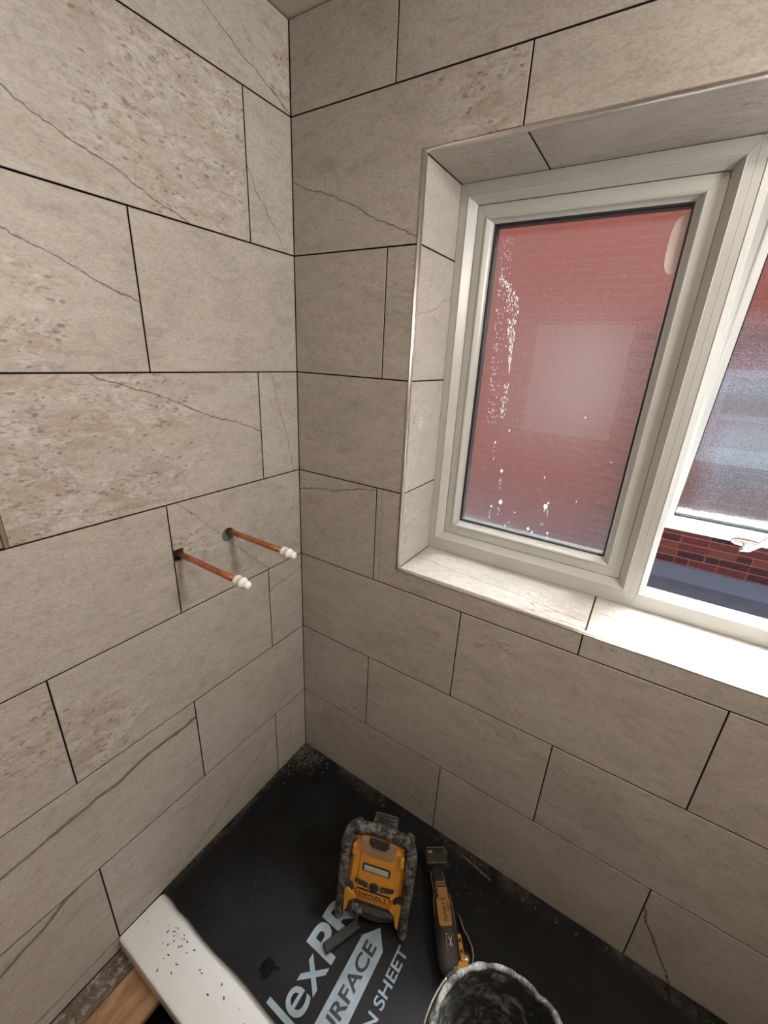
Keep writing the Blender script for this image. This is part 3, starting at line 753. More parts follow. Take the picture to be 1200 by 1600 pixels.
# ================================================================ SHOWER TRAY AND SHEET
TX1 = 1.62
tray = tag(empty('shower_tray', Matrix.Translation((0.003, -0.758, FLOOR_Z))), 'white shower tray with its bare front rim showing', 'shower tray')
TZ = -0.0255
tb = bmesh.new()
prof = [(-0.760, FLOOR_Z + 0.001), (-0.7595, TZ - 0.006), (-0.7575, TZ - 0.0018), (-0.753, TZ), (-0.700, TZ), (-0.694, TZ - 0.0007), (-0.690, TZ - 0.001), (-0.66, TZ - 0.001), (-0.640, TZ - 0.003), (-0.615, TZ - 0.014),
        (-0.03, TZ - 0.016), (-0.012, TZ - 0.004), (-0.001, TZ - 0.003), (-0.001, FLOOR_Z + 0.001)]
loft([[(x, y, z) for y, z in prof] for x in (0.002, TX1)], bm=tb)
bmesh.ops.transform(tb, matrix=INV['shower_tray'], verts=tb.verts[:])
obj('tray_body', tb, 'tray', tray)
smb = bmesh.new(); rs = random.Random(11)
for k in range(40):
    y = -0.655 - abs(rs.gauss(0, 0.030)); x = 0.10 + abs(rs.gauss(0, 0.07)) if k < 26 else rs.uniform(0.02, 0.42)
    if y < -0.75: continue
    r = rs.uniform(.0006, .0018)
    ang = rs.uniform(0, 3); st_ = rs.uniform(1, 3)
    vs = [smb.verts.new((x + r * (math.cos(a) * st_ * math.cos(ang) - math.sin(a) * math.sin(ang)), y + r * (math.cos(a) * st_ * math.sin(ang) + math.sin(a) * math.cos(ang)), TZ + 0.0006)) for a in [2 * math.pi * q / 7 for q in range(7)]]
    smb.faces.new(vs)
bmesh.ops.transform(smb, matrix=INV['shower_tray'], verts=smb.verts[:])
sm = obj('black_specks', smb, 'ink', tray); sm['kind'] = 'stuff'

SZ = -0.0165
sheet = tag(empty('protection_sheet', Matrix.Translation((0.002, -0.63, SZ))), 'black printed surface protection sheet covering the shower tray', 'sheet')
SI = INV['protection_sheet']
sb = bmesh.new(); N = 40
top = []; rs = random.Random(2)
edge = [(0.003 + (TX1 - 0.004) * k / N, -0.630 + 0.0025 * math.sin(k * 0.9) - (0.004 if k == 2 else 0)) for k in range(N + 1)]
rows = []
for j in range(13):
    t = j / 12
    rows.append([sb.verts.new((x, y * (1 - t) + -0.003 * t, SZ + (0.0012 * math.sin(x * 14 + t * 9) * math.sin(t * 3.1)))) for x, y in edge])
for j in range(12):
    for k in range(N): sb.faces.new((rows[j][k], rows[j][k + 1], rows[j + 1][k + 1], rows[j + 1][k]))
ext = bmesh.ops.extrude_face_region(sb, geom=sb.faces[:])
bmesh.ops.translate(sb, verts=[g for g in ext['geom'] if isinstance(g, bmesh.types.BMVert)], vec=(0, 0, -0.0055))
bmesh.ops.transform(sb, matrix=SI, verts=sb.verts[:])
obj('sheet_film', sb, 'sheet', sheet, smooth=False)

# lettering: reads along +Y, tops towards -X
def text_mesh(body, size, bold=0.0, spacing=1.0, xs=1.0):
    cu = bpy.data.curves.new('t', 'FONT'); cu.body = body; cu.size = size; cu.offset = bold; cu.space_character = spacing
    o = bpy.data.objects.new('t', cu); COL.objects.link(o); bpy.context.view_layer.update()
    me = bpy.data.meshes.new_from_object(o.evaluated_get(bpy.context.evaluated_depsgraph_get()))
    bpy.data.objects.remove(o); bpy.data.curves.remove(cu)
    for v in me.vertices: v.co.x *= xs
    return me
def bounds(me):
    xs = [v.co.x for v in me.vertices]; ys = [v.co.y for v in me.vertices]
    return min(xs), max(xs), min(ys), max(ys)
def floor_text(name, body, base_x, cap, y0, y1, mat, parent, minv=None, bold=0.0, lift=0.0018):
    """fit a word between y0 and y1 along +Y with its baseline at x = base_x"""
    me = text_mesh(body, 0.1, bold); a, b, c, d = bounds(me)
    capm = bounds(text_mesh('E', 0.1, bold))
    sy = cap / (capm[3] - capm[2]); sx = (y1 - y0) / (b - a)
    bm = bmesh.new(); bm.from_mesh(me); bpy.data.meshes.remove(me)
    for v in bm.verts:
        x, y = (v.co.x - a) * sx, (v.co.y - capm[2]) * sy
        v.co = (base_x - y, y0 + x, SZ + lift)
    if minv is not None:
        bmesh.ops.bisect_plane(bm, geom=bm.verts[:] + bm.edges[:] + bm.faces[:], plane_co=(0, minv, 0), plane_no=(0, -1, 0), clear_outer=True)
    bmesh.ops.transform(bm, matrix=SI, verts=bm.verts[:])
    return obj(name, bm, mat, parent, recalc=False)
floor_text('printed_word', 'f', 0.530, 0.090, -0.650, -0.634, 'print', sheet, -0.626, 0.0008)
floor_text('printed_word', 'l', 0.530, 0.092, -0.622, -0.6085, 'print', sheet, None, 0.0005)
floor_text('printed_word', 'ex', 0.530, 0.085, -0.604, -0.484, 'print', sheet, None, 0.0008)
floor_text('printed_word', 'PRO', 0.530, 0.089, -0.478, -0.235, 'print', sheet, None, 0.003)
ab = bmesh.new()
ab.faces.new([ab.verts.new((x, y, SZ + 0.0016)) for x, y in ((0.563, -0.626), (0.633, -0.626), (0.631, -0.377), (0.597, -0.337), (0.563, -0.379))])
bmesh.ops.transform(ab, matrix=SI, verts=ab.verts[:])
band = obj('printed_arrow', ab, 'print', sheet, recalc=False)
floor_text('printed_word', 'SURFACE', 0.6135, 0.035, -0.615, -0.379, 'ink', band, None, 0.0022, 0.0022)
floor_text('printed_word', 'PROTECTION', 0.690, 0.028, -0.79, -0.488, 'print', sheet, -0.626, 0.0015)
floor_text('printed_word', 'SHEET', 0.690, 0.028, -0.474, -0.338, 'print', sheet, None, 0.0015)
# splat of sealant
sp = bmesh.new(); rs = random.Random(4); n = 44
vs = []
for k in range(n):
    a = 2 * math.pi * k / n; r = 0.0165 * (1 + 0.35 * rs.random() * (k % 2) + (0.9 if k in (3, 4) else 0) + (0.5 if k in (27, 33, 36) else 0))
    vs.append(sp.verts.new((0.392 + r * math.cos(a), -0.575 + r * 1.1 * math.sin(a), SZ + 0.0014)))
cv = sp.verts.new((0.392, -0.575, SZ + 0.0024))
for k in range(n): sp.faces.new((vs[k], vs[(k + 1) % n], cv))
bmesh.ops.transform(sp, matrix=SI, verts=sp.verts[:])
obj('sealant_splat', sp, 'smudge', sheet)
# mortar crumbs and smears along the edges
cr = bmesh.new(); rs = random.Random(9)
def crumb(x, y, r, flat=0.5):
    if (x - 0.964) ** 2 + (y + 0.484) ** 2 < 0.16 ** 2: return
    z = SZ + 0.0026
    vs = [cr.verts.new((x + r * math.cos(a) * rs.uniform(.6, 1.3), y + r * math.sin(a) * rs.uniform(.6, 1.3), z - 0.001)) for a in [2 * math.pi * q / 6 for q in range(6)]]
    tp = [cr.verts.new((x + (v.co.x - x) * .55, y + (v.co.y - y) * .55, z + r * flat)) for v in vs]
    for q in range(6): cr.faces.new((vs[q], vs[(q + 1) % 6], tp[(q + 1) % 6], tp[q]))
    cr.faces.new(tp)
for k in range(170):
    y = -0.008 - abs(rs.gauss(0, 0.022)); x = rs.uniform(0.01, 1.5)
    crumb(x, y, rs.uniform(.0005, .0016) ** 1.0 * rs.choice((0.8, 1, 1, 2.2)), 0.4)
for k in range(300):
    d = abs(rs.gauss(0, 0.05)); e = abs(rs.gauss(0, 0.05)); crumb(0.008 + d, -0.008 - e, rs.uniform(.0008, .004), 0.45)
for k in range(110): crumb(0.006 + abs(rs.gauss(0, .012)), rs.uniform(-0.5, -0.02), rs.uniform(.0006, .002), 0.5)
for k in range(150): crumb(rs.gauss(.27, .07) if k < 90 else rs.uniform(.03, 1.2), rs.gauss(-.43, .06) if k < 90 else rs.uniform(-.6, -.02), rs.uniform(.0005, .0013), 0.5)
for k in range(60): crumb(rs.gauss(.79, .04), rs.gauss(-.11, .02), rs.uniform(.0006, .002), 0.3)
for k in range(26): crumb(.72 + k * .004, -.028 - k * .0006, rs.uniform(.002, .005), 0.25)
c_ = obj('mortar_crumbs', cr, 'mortar'); tag(c_, 'grey mortar crumbs scattered on the black sheet along the walls', 'debris'); c_['kind'] = 'stuff'

# ================================================================ PIPES
def pipe(y, z, x1, label):
    p = tag(empty('copper_pipe', Matrix.Translation((-TH + 0.0005, y, z))), label, 'pipe', 'capped copper pipes in the left wall')
    L = x1 + TH
    obj('tube', tube([(0.0, 0, 0), (L * 0.35, 0.0004, 0.0002), (L * 0.7, -0.0003, 0.0), (L, 0, 0)], 0.0075, 20), 'copper', p, smooth=True)
    cap = lathe([(0.0088, L - 0.006), (0.0128, L - 0.005), (0.0132, L + 0.001), (0.0118, L + 0.003), (0.0118, L + 0.010), (0.0128, L + 0.011), (0.0132, L + 0.018), (0.0125, L + 0.0205), (0.0095, L + 0.0215), (0.0092, L + 0.033), (0.008, L + 0.036), (0.003, L + 0.037)], 28, axis='x')
    c = obj('stop_end', cap, 'plastic_w', p, smooth=True); c['label'] = 'white plastic push-fit stop end'
    return p
pipe(-0.2815, 1.0475, 0.210, 'capped copper pipe from the round hole, nearer the corner')
pipe(-0.4345, 1.0365, 0.219, 'capped copper pipe from the square notch at a tile joint')

# ================================================================ RUGGED YELLOW TOOL
T0 = Vector((0.570, -0.356, SZ + 0.0022)); TA = math.radians(18)
tool = tag(empty('rugged_site_tool', Matrix.Translation(T0) @ Matrix.Rotation(TA, 4, 'Z')), 'yellow cordless site tool in a mortar caked black cage, standing on the sheet', 'tool')
LEAN = math.radians(15)
def lean(x, y, z):
    """front plane coordinates -> local: y depth behind the leaning face, z along the face"""
    return (x * 1.2, z * math.sin(LEAN) + y * math.cos(LEAN), z * math.cos(LEAN) - y * math.sin(LEAN))
def leanbm(bm):
    for v in bm.verts: v.co = lean(*v.co)
    return bm
# yellow body: front face with stepped outline, running back
fb = bmesh.new()
secs = []
for z, hw, y0 in ((0.066, 0.060, 0.012), (0.072, 0.066, 0.004), (0.105, 0.0675, 0.0), (0.118, 0.0675, 0.004), (0.19, 0.0665, 0.010), (0.232, 0.0655, 0.013), (0.245, 0.060, 0.020), (0.250, 0.052, 0.030)):
    yb = 0.10 if z < 0.2 else 0.062
    if z > 0.24: yb = 0.045
    secs.append([(-hw, yb, z), (-hw, y0 + 0.012, z), (-hw + 0.008, y0 + 0.004, z), (-hw + 0.022, y0 + 0.004, z), (-hw + 0.026, y0, z), (hw - 0.026, y0, z), (hw - 0.022, y0 + 0.004, z), (hw - 0.008, y0 + 0.004, z), (hw, y0 + 0.012, z), (hw, yb, z)])
loft(secs, bm=fb)
body = obj('body', leanbm(fb), 'yellow', tool)
# dark lower front with curved bumper
lb = bmesh.new(); rings = []
for z, yy in ((0.030, 0.012), (0.036, 0.0), (0.060, -0.004), (0.070, 0.004), (0.0705, 0.03)):
    row = []
    for k in range(13):
        x = -0.060 + 0.12 * k / 12; row.append((x, yy - 0.010 * (1 - (x / 0.06) ** 2), z + 0.012 * (x / 0.06) ** 2 * (1 if z < .05 else 0)))
    row += [(0.058, 0.095, z), (-0.058, 0.095, z)]
    rings.append(row)
loft(rings, bm=lb)
obj('lower_housing', leanbm(lb), 'black', tool)
for s in (-1, 1):
    # yellow cheek running down beside the lower housing
    cb = prism([(s * 0.062, 0.108), (s * 0.046, 0.094), (s * 0.040, 0.084), (s * 0.056, 0.070), (s * 0.060, 0.040), (s * 0.067, 0.030), (s * 0.069, 0.10)][::s], 0, 0.02, 0.002)
    for v in cb.verts: v.co = lean(v.co.x, -0.006 + v.co.z, v.co.y)
    obj('cheek', cb, 'yellow', tool)
    # raised lug on the upper corner, side slot below
    g = boxbm(s * 0.058 - 0.005, s * 0.058 + 0.005, 0.004, 0.016, 0.205, 0.236, bev=0.003, seg=2); obj('lug', leanbm(g), 'yellow', tool)
    g = prism([(s * 0.074, 0.106), (s * 0.052, 0.100), (s * 0.048, 0.108), (s * 0.054, 0.116), (s * 0.074, 0.122)][::s], 0, 0.012, 0.001)
    for v in g.verts: v.co = lean(v.co.x, -0.002 + v.co.z, v.co.y)
    obj('side_lug', g, 'black', tool)
# knob on the lower housing
g = lathe([(0.017, 0.0), (0.0175, 0.006), (0.014, 0.012), (0.004, 0.013)], 6)
for v in g.verts: v.co = lean(v.co.x - 0.036, -0.012 - v.co.z, v.co.y + 0.062)
obj('knob', g, 'rubber', tool)
# screen, recessed label below it
sc_ = boxbm(-0.030, 0.030, 0.0045, 0.012, 0.168, 0.184, bev=0.001)
o = obj('screen', leanbm(sc_), 'lens', tool); o['label'] = 'dusty grey screen strip'
g = boxbm(-0.034, 0.034, 0.0055, 0.011, 0.165, 0.187, bev=0.001); obj('screen_surround', leanbm(g), 'black', tool)
# round badge and the two keypads
g = lathe([(0.0115, 0.0), (0.0115, 0.004), (0.009, 0.0055), (0.002, 0.0055)], 24)
for v in g.verts: v.co = lean(v.co.x, 0.004 - v.co.z, v.co.y + 0.127)
bd_ = obj('power_button', g, 'black', tool)
for s in (-1, 1):
    g = prism([(s * 0.016, 0.121), (s * 0.046, 0.129), (s * 0.048, 0.138), (s * 0.016, 0.133)][::s], 0, 0.006, 0.001)
    for v in g.verts: v.co = lean(v.co.x, -0.0005 + v.co.z, v.co.y)
    kp = obj('keypad', g, 'black', tool)
    for q in range(2):
        g = prism([(s * (0.020 + q * 0.013), 0.1235 + q * 0.003), (s * (0.030 + q * 0.013), 0.1260 + q * 0.003), (s * (0.030 + q * 0.013), 0.1325 + q * 0.002), (s * (0.020 + q * 0.013), 0.1305 + q * 0.002)][::s], 0, 0.003, 0.0006)
        for v in g.verts: v.co = lean(v.co.x, -0.0015 + v.co.z, v.co.y)
        obj('key', g, 'rubber', kp)
# brand lettering plate
g = prism([(-0.040, 0.098), (0.040, 0.098), (0.042, 0.104), (0.040, 0.116), (-0.040, 0.116), (-0.042, 0.110)], 0, 0.005, 0.0008)
for v in g.verts: v.co = lean(v.co.x, -0.0045 + v.co.z, v.co.y)
plate = obj('name_plate', g, 'ink', tool)
g = prism([(-0.0385, 0.0995), (0.0385, 0.0995), (0.0405, 0.1045), (0.0385, 0.1145), (-0.0385, 0.1145), (-0.0405, 0.1095)], 0, 0.002)
for v in g.verts: v.co = lean(v.co.x, -0.0052 + v.co.z, v.co.y)
obj('plate_face', g, 'yellow', plate)
def word_on(body_, width, height, mat, parent, name, place, bold=0.0):
    me = text_mesh(body_, 0.1, bold); a, b, c, d = bounds(me); bm = bmesh.new(); bm.from_mesh(me); bpy.data.meshes.remove(me)
    for v in bm.verts: v.co = place((v.co.x - a) / (b - a) * width - width / 2, (v.co.y - c) / (d - c) * height)
    return obj(name, bm, mat, parent, recalc=False)
word_on('DeWALT', 0.069, 0.0105, 'ink', plate, 'lettering', lambda x, y: lean(x, -0.0059, 0.1018 + y), 0.0018)
# worn dark recess at the top of the face, with the latch tongue
g = prism([(-0.042, 0.222), (-0.020, 0.214), (0.030, 0.212), (0.042, 0.220), (0.043, 0.262), (-0.043, 0.262)], 0, 0.012, 0.001)
for v in g.verts: v.co = lean(v.co.x, 0.0085 + v.co.z, v.co.y)
rec = obj('top_recess', g, 'board', tool)
g = prism([(-0.024, 0.254), (-0.016, 0.242), (0.016, 0.242), (0.024, 0.254), (0.024, 0.264), (-0.024, 0.264)], 0, 0.01, 0.001)
for v in g.verts: v.co = lean(v.co.x, 0.006 + v.co.z, v.co.y)
obj('latch', g, 'black', rec)
# cage: side rails that run to the feet, and the grab handle over the top
def lump_tube(pts, r, seg=8, seed=1, amp=0.0016):
    rr = random.Random(seed); P = [Vector(p) for p in pts]; out = []; rad = []
    for i in range(len(P) - 1):
        p0, p1, p2, p3 = P[max(i - 1, 0)], P[i], P[i + 1], P[min(i + 2, len(P) - 1)]
        for k in range(seg):
            t = k / seg
            out.append(0.5 * (2 * p1 + (p2 - p0) * t + (2 * p0 - 5 * p1 + 4 * p2 - p3) * t * t + (3 * p1 - p0 - 3 * p2 + p3) * t ** 3))
            ra = r if not isinstance(r, (list, tuple)) else r[i] + (r[i + 1] - r[i]) * t
            rad.append(ra + rr.uniform(-amp, amp))
    out.append(P[-1]); rad.append(r[-1] if isinstance(r, (list, tuple)) else r)
    return tube(out, rad, 12)
for s in (-1, 1):
    pts = [lean(s * 0.079, 0.004, 0.004), lean(s * 0.079, 0.002, 0.04), lean(s * 0.0775, 0.004, 0.09), lean(s * 0.079, 0.006, 0.15), lean(s * 0.0795, 0.010, 0.21), lean(s * 0.0785, 0.014, 0.245), lean(s * 0.071, 0.020, 0.272), lean(s * 0.058, 0.024, 0.281)]
    pts[0] = (pts[0][0], pts[0][1], 0.004)
    rl = obj('cage_rail', lump_tube(pts, [0.0115, 0.0125, 0.0140, 0.0150, 0.0150, 0.0150, 0.0150, 0.015], seed=3 + s, amp=0.0006), 'rubber', tool, smooth=True)
    pts = [(s * 0.083, 0.135, 0.006), lean(s * 0.068, 0.105, 0.07), lean(s * 0.068, 0.092, 0.17), lean(s * 0.067, 0.075, 0.24), lean(s * 0.064, 0.025, 0.270)]
    obj('rear_rail', lump_tube(pts, [0.010, 0.0125, 0.0135, 0.0135, 0.0135], seed=8 + s, amp=0.0006), 'rubber', tool, smooth=True)
    g = boxbm(s * 0.064 - 0.007, s * 0.064 + 0.007, 0.02, 0.095, 0.075, 0.245, bev=0.004); obj('side_panel', leanbm(g), 'rubber', tool)
pts = [lean(x, 0.022 + 0.003 * math.cos(x * 40), 0.281 + 0.003 * (1 - (x / 0.06) ** 2)) for x in (-0.062, -0.04, -0.015, 0.015, 0.04, 0.062)]
obj('grab_handle', lump_tube(pts, 0.0155, seed=21, amp=0.0009), 'rubber', tool, smooth=True)
# battery pack slid on behind the handle
bt = boxbm(-0.030, 0.030, 0.062, 0.116, 0.212, 0.262, bev=0.005, seg=2); bat = obj('battery_pack', leanbm(bt), 'rubber', tool)
for q in range(3):
    g = boxbm(-0.023, 0.023, 0.070 + q * 0.014, 0.078 + q * 0.014, 0.260, 0.265, bev=0.001); obj('battery_rib', leanbm(g), 'black', bat)
g = boxbm(-0.03, 0.03, 0.090, 0.112, 0.10, 0.22, bev=0.006); obj('battery_housing', leanbm(g), 'black', tool)
# flat dark bar lying in front of the left foot
q0, q1 = Vector((-0.030, -0.004, 0.012)), Vector((-0.106, -0.078, 0.006))
dv = (q1 - q0); nrm = Vector((-dv.y, dv.x, 0)).normalized()
bm = bmesh.new()
loft([[tuple(q0 + nrm * 0.012 + Vector((0, 0, -0.006))), tuple(q0 - nrm * 0.012 + Vector((0, 0, -0.006))), tuple(q0 - nrm * 0.012 + Vector((0, 0, 0.006))), tuple(q0 + nrm * 0.012 + Vector((0, 0, 0.006)))],
      [tuple(q1 + nrm * 0.016 + Vector((0, 0, -0.005))), tuple(q1 - nrm * 0.010 + Vector((0, 0, -0.005))), tuple(q1 - nrm * 0.010 + Vector((0, 0, 0.006))), tuple(q1 + nrm * 0.016 + Vector((0, 0, 0.006)))]], bm=bm)
bmesh.ops.bevel(bm, geom=bm.edges[:], offset=0.002, segments=1, affect='EDGES')
obj('flat_bar', bm, 'black', tool)

# ================================================================ OSCILLATING MULTI-TOOL
A = Vector((0.652, -0.100, SZ)); B = Vector((0.806, -0.318, SZ))
ax = (B - A); LEN = ax.length; ang = math.atan2(ax.y, ax.x)
multi = tag(empty('oscillating_multi_tool', Matrix.Translation(A + Vector((0, 0, 0.001))) @ Matrix.Rotation(ang, 4, 'Z')), 'yellow and black oscillating multi-tool lying between the caged tool and bucket', 'power tool')
# local: x along the tool from battery to head, y to the left, z up
def sect(x, w, h, zc, yc=0.0, n=16, p=0.75):
    w *= 1.08
    return [(x, yc + w * math.copysign(abs(math.cos(a)) ** p, math.cos(a)), zc + h * math.copysign(abs(math.sin(a)) ** p, math.sin(a))) for a in [2 * math.pi * k / n for k in range(n)]]
bm = loft([sect(0.035, 0.017, 0.018, 0.034), sect(0.045, 0.021, 0.022, 0.036), sect(0.09, 0.0225, 0.024, 0.036), sect(0.115, 0.026, 0.026, 0.035), sect(0.135, 0.029, 0.028, 0.034), sect(0.19, 0.030, 0.030, 0.034),
           sect(0.215, 0.031, 0.031, 0.034), sect(0.245, 0.031, 0.030, 0.033), sect(0.268, 0.026, 0.026, 0.031), sect(0.282, 0.016, 0.018, 0.029), sect(0.286, 0.008, 0.010, 0.028)])
mb = obj('body', bm, 'tool', multi, smooth=True)
g = boxbm(-0.012, 0.034, -0.034, 0.036, 0.004, 0.055, bev=0.006, seg=2); bp_ = obj('battery_pack', g, 'tool', multi)
g = bmesh.new()
tube([(-0.0118, -0.028, 0.0562), (-0.0118, 0.026, 0.0562), (0.002, 0.0345, 0.0562), (0.012, 0.0345, 0.0562)], 0.0011, 6, bm=g); obj('yellow_trim_line', g, 'toolyel', bp_)
for q, (y, wd) in enumerate(((-0.018, 0.012), (0.008, 0.020))):
    obj('battery_label', boxbm(-0.004, 0.004, y - wd / 2, y + wd / 2, 0.0545, 0.0558), 'toolyel' if q == 0 else 'ink', bp_)
g = lathe([(0.006, 0), (0.012, 0.002), (0.013, 0.01), (0.009, 0.016)], 12); 
for v in g.verts: v.co = Vector((v.co.x + 0.03, v.co.y + 0.028, v.co.z + 0.030))
obj('battery_latch', g, 'tool', bp_)
# raised yellow panel with lettering on top
pl = [(0.100, -0.010), (0.112, -0.016), (0.124, -0.010), (0.130, -0.021), (0.185, -0.021), (0.192, -0.016), (0.192, 0.012), (0.186, 0.016), (0.135, 0.019), (0.122, 0.014), (0.108, 0.017), (0.100, 0.012)]
g = prism(pl, 0.050, 0.0665, 0.0015); panel = obj('yellow_panel', g, 'toolyel', multi)
word_on('DeWALT', 0.044, 0.0095, 'ink', panel, 'lettering', lambda x, y: (0.160 - x, 0.004 - y, 0.0669), 0.0015)
for q in range(3):
    g = boxbm(0.138 + q * 0.001, 0.158, 0.0085 + q * 0.0026, 0.0097 + q * 0.0026, 0.0660, 0.0668); obj('print_line', g, 'ink', panel)
for q in range(5):
    obj('print_mark', boxbm(0.128, 0.134, -0.011 + q * 0.004, -0.009 + q * 0.004, 0.0660, 0.0668), 'ink', panel)
for q in range(3):
    obj('grip_rib', boxbm(0.098 - q * 0.007, 0.101 - q * 0.007, -0.016, 0.016, 0.052, 0.0625, bev=0.001), 'toolyel', multi)
    g = bmesh.new(); tube([(0.200 + q * 0.008, -0.0295, 0.040), (0.196 + q * 0.008, -0.025, 0.052), (0.192 + q * 0.008, -0.018, 0.060)], 0.0012, 6, bm=g); obj('side_rib', g, 'toolyel', multi)
g = bmesh.new(); tube([(0.048, -0.0225, 0.045), (0.075, -0.0235, 0.047), (0.098, -0.0215, 0.053), (0.104, -0.010, 0.0605)], 0.0010, 6, bm=g)
tube([(0.045, 0.012, 0.054), (0.060, 0.010, 0.057), (0.072, 0.014, 0.056), (0.085, 0.012, 0.058)], 0.0010, 6, bm=g)
tube([(0.112, 0.0235, 0.054), (0.130, 0.0265, 0.052), (0.160, 0.0275, 0.052), (0.190, 0.0275, 0.052)], 0.0012, 6, bm=g)
tube([(0.112, -0.0215, 0.055), (0.128, -0.026, 0.053), (0.160, -0.0272, 0.0525)], 0.0010, 6, bm=g); obj('moulded_line', g, 'toolyel', multi)
# outlined logo panel near the head
g = bmesh.new(); pts = [(0.208, -0.006, 0.0655), (0.240, -0.008, 0.0635), (0.256, 0.012, 0.0575), (0.210, 0.014, 0.0630), (0.208, -0.006, 0.0655)]
tube(pts, 0.0011, 6, bm=g); obj('outline_panel', g, 'toolyel', multi)
g = bmesh.new(); tube([(0.214, 0.000, 0.0655), (0.234, 0.008, 0.0628)], 0.0012, 6, bm=g); tube([(0.214, 0.009, 0.0640), (0.234, 0.000, 0.0645)], 0.0012, 6, bm=g); obj('logo', g, 'lens', multi)
# yellow release lever and bent blade guard on the wall side
g = bmesh.new(); add_box(g, 0.205, 0.262, 0.026, 0.037, 0.036, 0.058)
bmesh.ops.bevel(g, geom=g.edges[:], offset=0.002, affect='EDGES'); lev = obj('release_lever', g, 'yellow', multi)
for q in range(2): obj('lever_slot', boxbm(0.216 + q * 0.022, 0.224 + q * 0.022, 0.028, 0.034, 0.0572, 0.0587), 'ink', lev)
obj('lever_foot', boxbm(0.258, 0.276, 0.004, 0.046, 0.030, 0.054, bev=0.003, seg=2), 'yellow', lev)
g = bmesh.new(); rings = []
for x, y in ((0.165, 0.040), (0.178, 0.043), (0.198, 0.046), (0.212, 0.054), (0.232, 0.060), (0.252, 0.060), (0.268, 0.054)):
    rings.append([(x, y, 0.018), (x, y + 0.0022, 0.018), (x, y + 0.0022, 0.058), (x, y, 0.058)])
loft(rings, bm=g); obj('blade_guard', g, 'steel', multi)
g = lathe([(0.014, 0.0), (0.014, 0.02), (0.010, 0.028)], 14)
for v in g.verts: v.co = Vector((v.co.x + 0.248, 0.028 + v.co.z, v.co.y + 0.030))
obj('blade_clamp', g, 'steel', multi)

# ================================================================ BUCKET
BK = Vector((0.964, -0.484, SZ + 0.0022)); BR, BH = 0.146, 0.262
bucket = tag(empty('mixing_bucket', Matrix.Translation(BK)), 'black builders bucket crusted with pale mortar, cut off by the bottom edge', 'bucket')
n = 72; rk = random.Random(6)
prof = [(0.106, 0.0), (0.108, 0.002), (BR - 0.006, BH - 0.03), (BR - 0.004, BH - 0.028), (BR - 0.003, BH - 0.008), (BR - 0.009, BH - 0.006), (BR - 0.012, BH - 0.03), (0.104, 0.014), (0.102, 0.012)]
bm = bmesh.new(); rings = []
for r, h in prof:
    ring = []
    for k in range(n):
        a = 2 * math.pi * k / n
        spout = 0.005 * math.exp(-((a - math.radians(62)) / 0.16) ** 2) if h > BH - 0.035 else 0
        ring.append(((r + spout) * math.cos(a), (r + spout) * math.sin(a), h))
    rings.append(ring)
loft(rings, bm=bm)
shell = obj('shell', bm, 'bucket', bucket, smooth=True)
bm = bmesh.new(); rings = []
ring_r = [rk.uniform(-0.0014, 0.0014) for k in range(n)]
for ph in range(8):
    a2 = 2 * math.pi * ph / 8; ring = []
    for k in range(n):
        a = 2 * math.pi * k / n
        spout = 0.006 * math.exp(-((a - math.radians(62)) / 0.15) ** 2) - 0.005 * math.exp(-((a - math.radians(74)) / 0.05) ** 2)
        lump = ring_r[k] + 0.6 * ring_r[(k * 7) % n]
        ring.append(((BR - 0.0045 + spout + (0.0068 + lump) * math.cos(a2)) * math.cos(a), (BR - 0.0045 + spout + (0.0068 + lump) * math.cos(a2)) * math.sin(a), BH - 0.006 + (0.007 + lump) * math.sin(a2)))
    rings.append(ring)
rings.append(rings[0])
vv = [[bm.verts.new(p) for p in r] for r in rings[:-1]]
for i in range(8):
    for k in range(n):
        bm.faces.new((vv[i][k], vv[i][(k + 1) % n], vv[(i + 1) % 8][(k + 1) % n], vv[(i + 1) % 8][k]))
obj('rim', bm, 'rim', bucket, smooth=True)
# leftover mortar in the bottom
bm = bmesh.new(); rk = random.Random(8); nr = 9; c0 = bm.verts.new((0, 0, 0.03)); prev = None
for i in range(1, nr + 1):
    r = 0.117 * i / nr; row = [bm.verts.new((r * math.cos(2 * math.pi * k / 36), r * math.sin(2 * math.pi * k / 36), 0.028 + rk.uniform(-.004, .004) + 0.03 * (i / nr) ** 4)) for k in range(36)]
    for k in range(36):
        if prev: bm.faces.new((prev[k], prev[(k + 1) % 36], row[(k + 1) % 36], row[k]))
        else: bm.faces.new((c0, row[k], row[(k + 1) % 36]))
    prev = row
obj('mortar_residue', bm, 'mortar', bucket, smooth=True)
bm = bmesh.new()
for s in (-1, 1): add_box(bm, s * (BR + 0.004) - 0.006, s * (BR + 0.004) + 0.006, -0.014, 0.014, BH - 0.045, BH - 0.016)
bmesh.ops.transform(bm, matrix=Matrix.Rotation(math.radians(-28), 4, 'Z'), verts=bm.verts[:])
obj('handle_lug', bm, 'bucket', bucket)
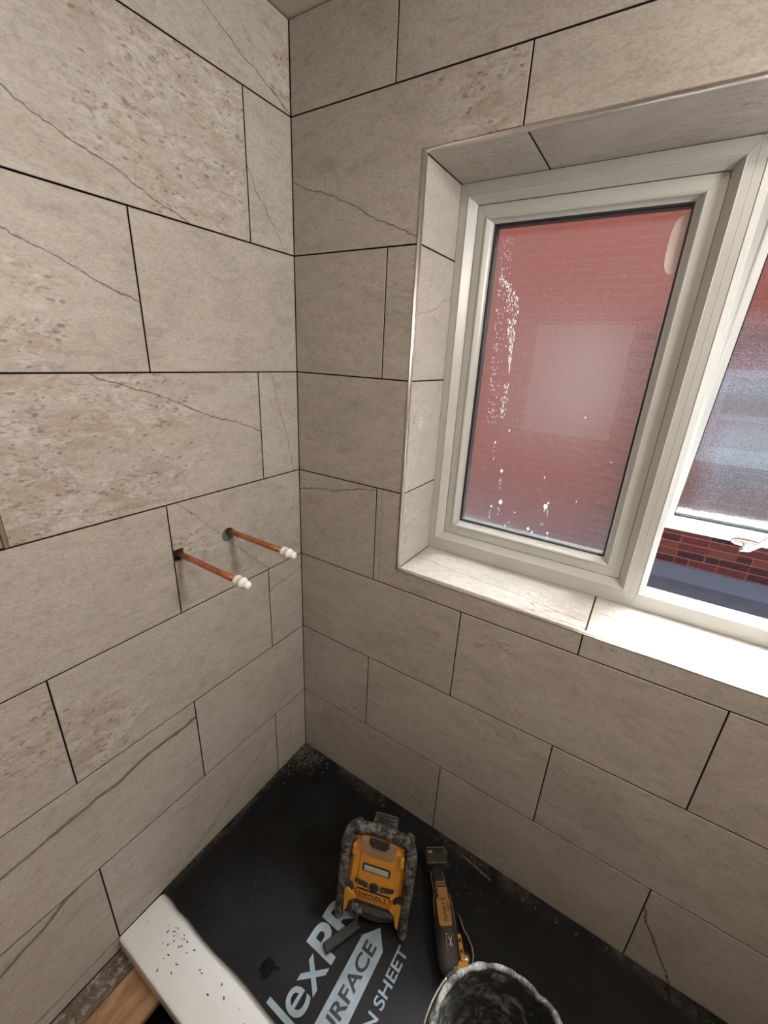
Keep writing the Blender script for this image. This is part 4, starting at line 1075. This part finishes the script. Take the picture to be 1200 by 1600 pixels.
pts = [((BR + 0.012) * math.cos(a), -(BR + 0.012) * math.sin(a), BH - 0.03 - 0.05 * math.sin(a)) for a in [math.pi * k / 24 for k in range(25)]]
bm = tube(pts, 0.003, 8)
bmesh.ops.transform(bm, matrix=Matrix.Rotation(math.radians(-28), 4, 'Z'), verts=bm.verts[:])
obj('wire_handle', bm, 'steel', bucket, smooth=True)

# ================================================================ CEILING LAMP (above and behind the photographer)
LP = Vector((1.05, -0.95, CEIL_Z))
lamp = tag(empty('ceiling_lamp', Matrix.Translation(LP)), 'round flush ceiling lamp with opal glass', 'lamp')
obj('base', lathe([(0.17, -0.001), (0.175, -0.006), (0.17, -0.02), (0.16, -0.022)], 40), 'plastic_w', lamp, smooth=True)
obj('diffuser', lathe([(0.158, -0.021), (0.15, -0.045), (0.11, -0.066), (0.05, -0.075), (0.004, -0.077)], 40), 'bulb', lamp, smooth=True)
ld = bpy.data.lights.new('lamp_light', 'AREA'); ld.shape = 'DISK'; ld.size = 0.30; ld.energy = LAMP_W; ld.color = (1.0, 0.86, 0.72)
lo = bpy.data.objects.new('lamp_light', ld); link(lo, lamp); lo.location = (0, 0, -0.085)

# wall lamp high on the right-hand wall, out of view
wl = tag(empty('wall_lamp', Matrix.Translation((X1, -0.36, 1.93))), 'round opal wall lamp on the right-hand wall beside the window', 'lamp')
g = lathe([(0.15, -0.001), (0.155, -0.006), (0.15, -0.02), (0.14, -0.022)], 40, axis='x'); obj('base', g, 'plastic_w', wl, smooth=True)
g = lathe([(0.138, -0.021), (0.13, -0.045), (0.10, -0.062), (0.05, -0.070), (0.004, -0.072)], 40, axis='x'); obj('diffuser', g, 'bulb', wl, smooth=True)
ld2 = bpy.data.lights.new('wall_lamp_light', 'AREA'); ld2.shape = 'DISK'; ld2.size = 0.26; ld2.energy = WALL_W; ld2.color = (1.0, 0.94, 0.88)
lo2 = bpy.data.objects.new('wall_lamp_light', ld2); link(lo2, wl); lo2.location = (-0.08, 0, 0); lo2.rotation_euler = (0, math.radians(90), 0)
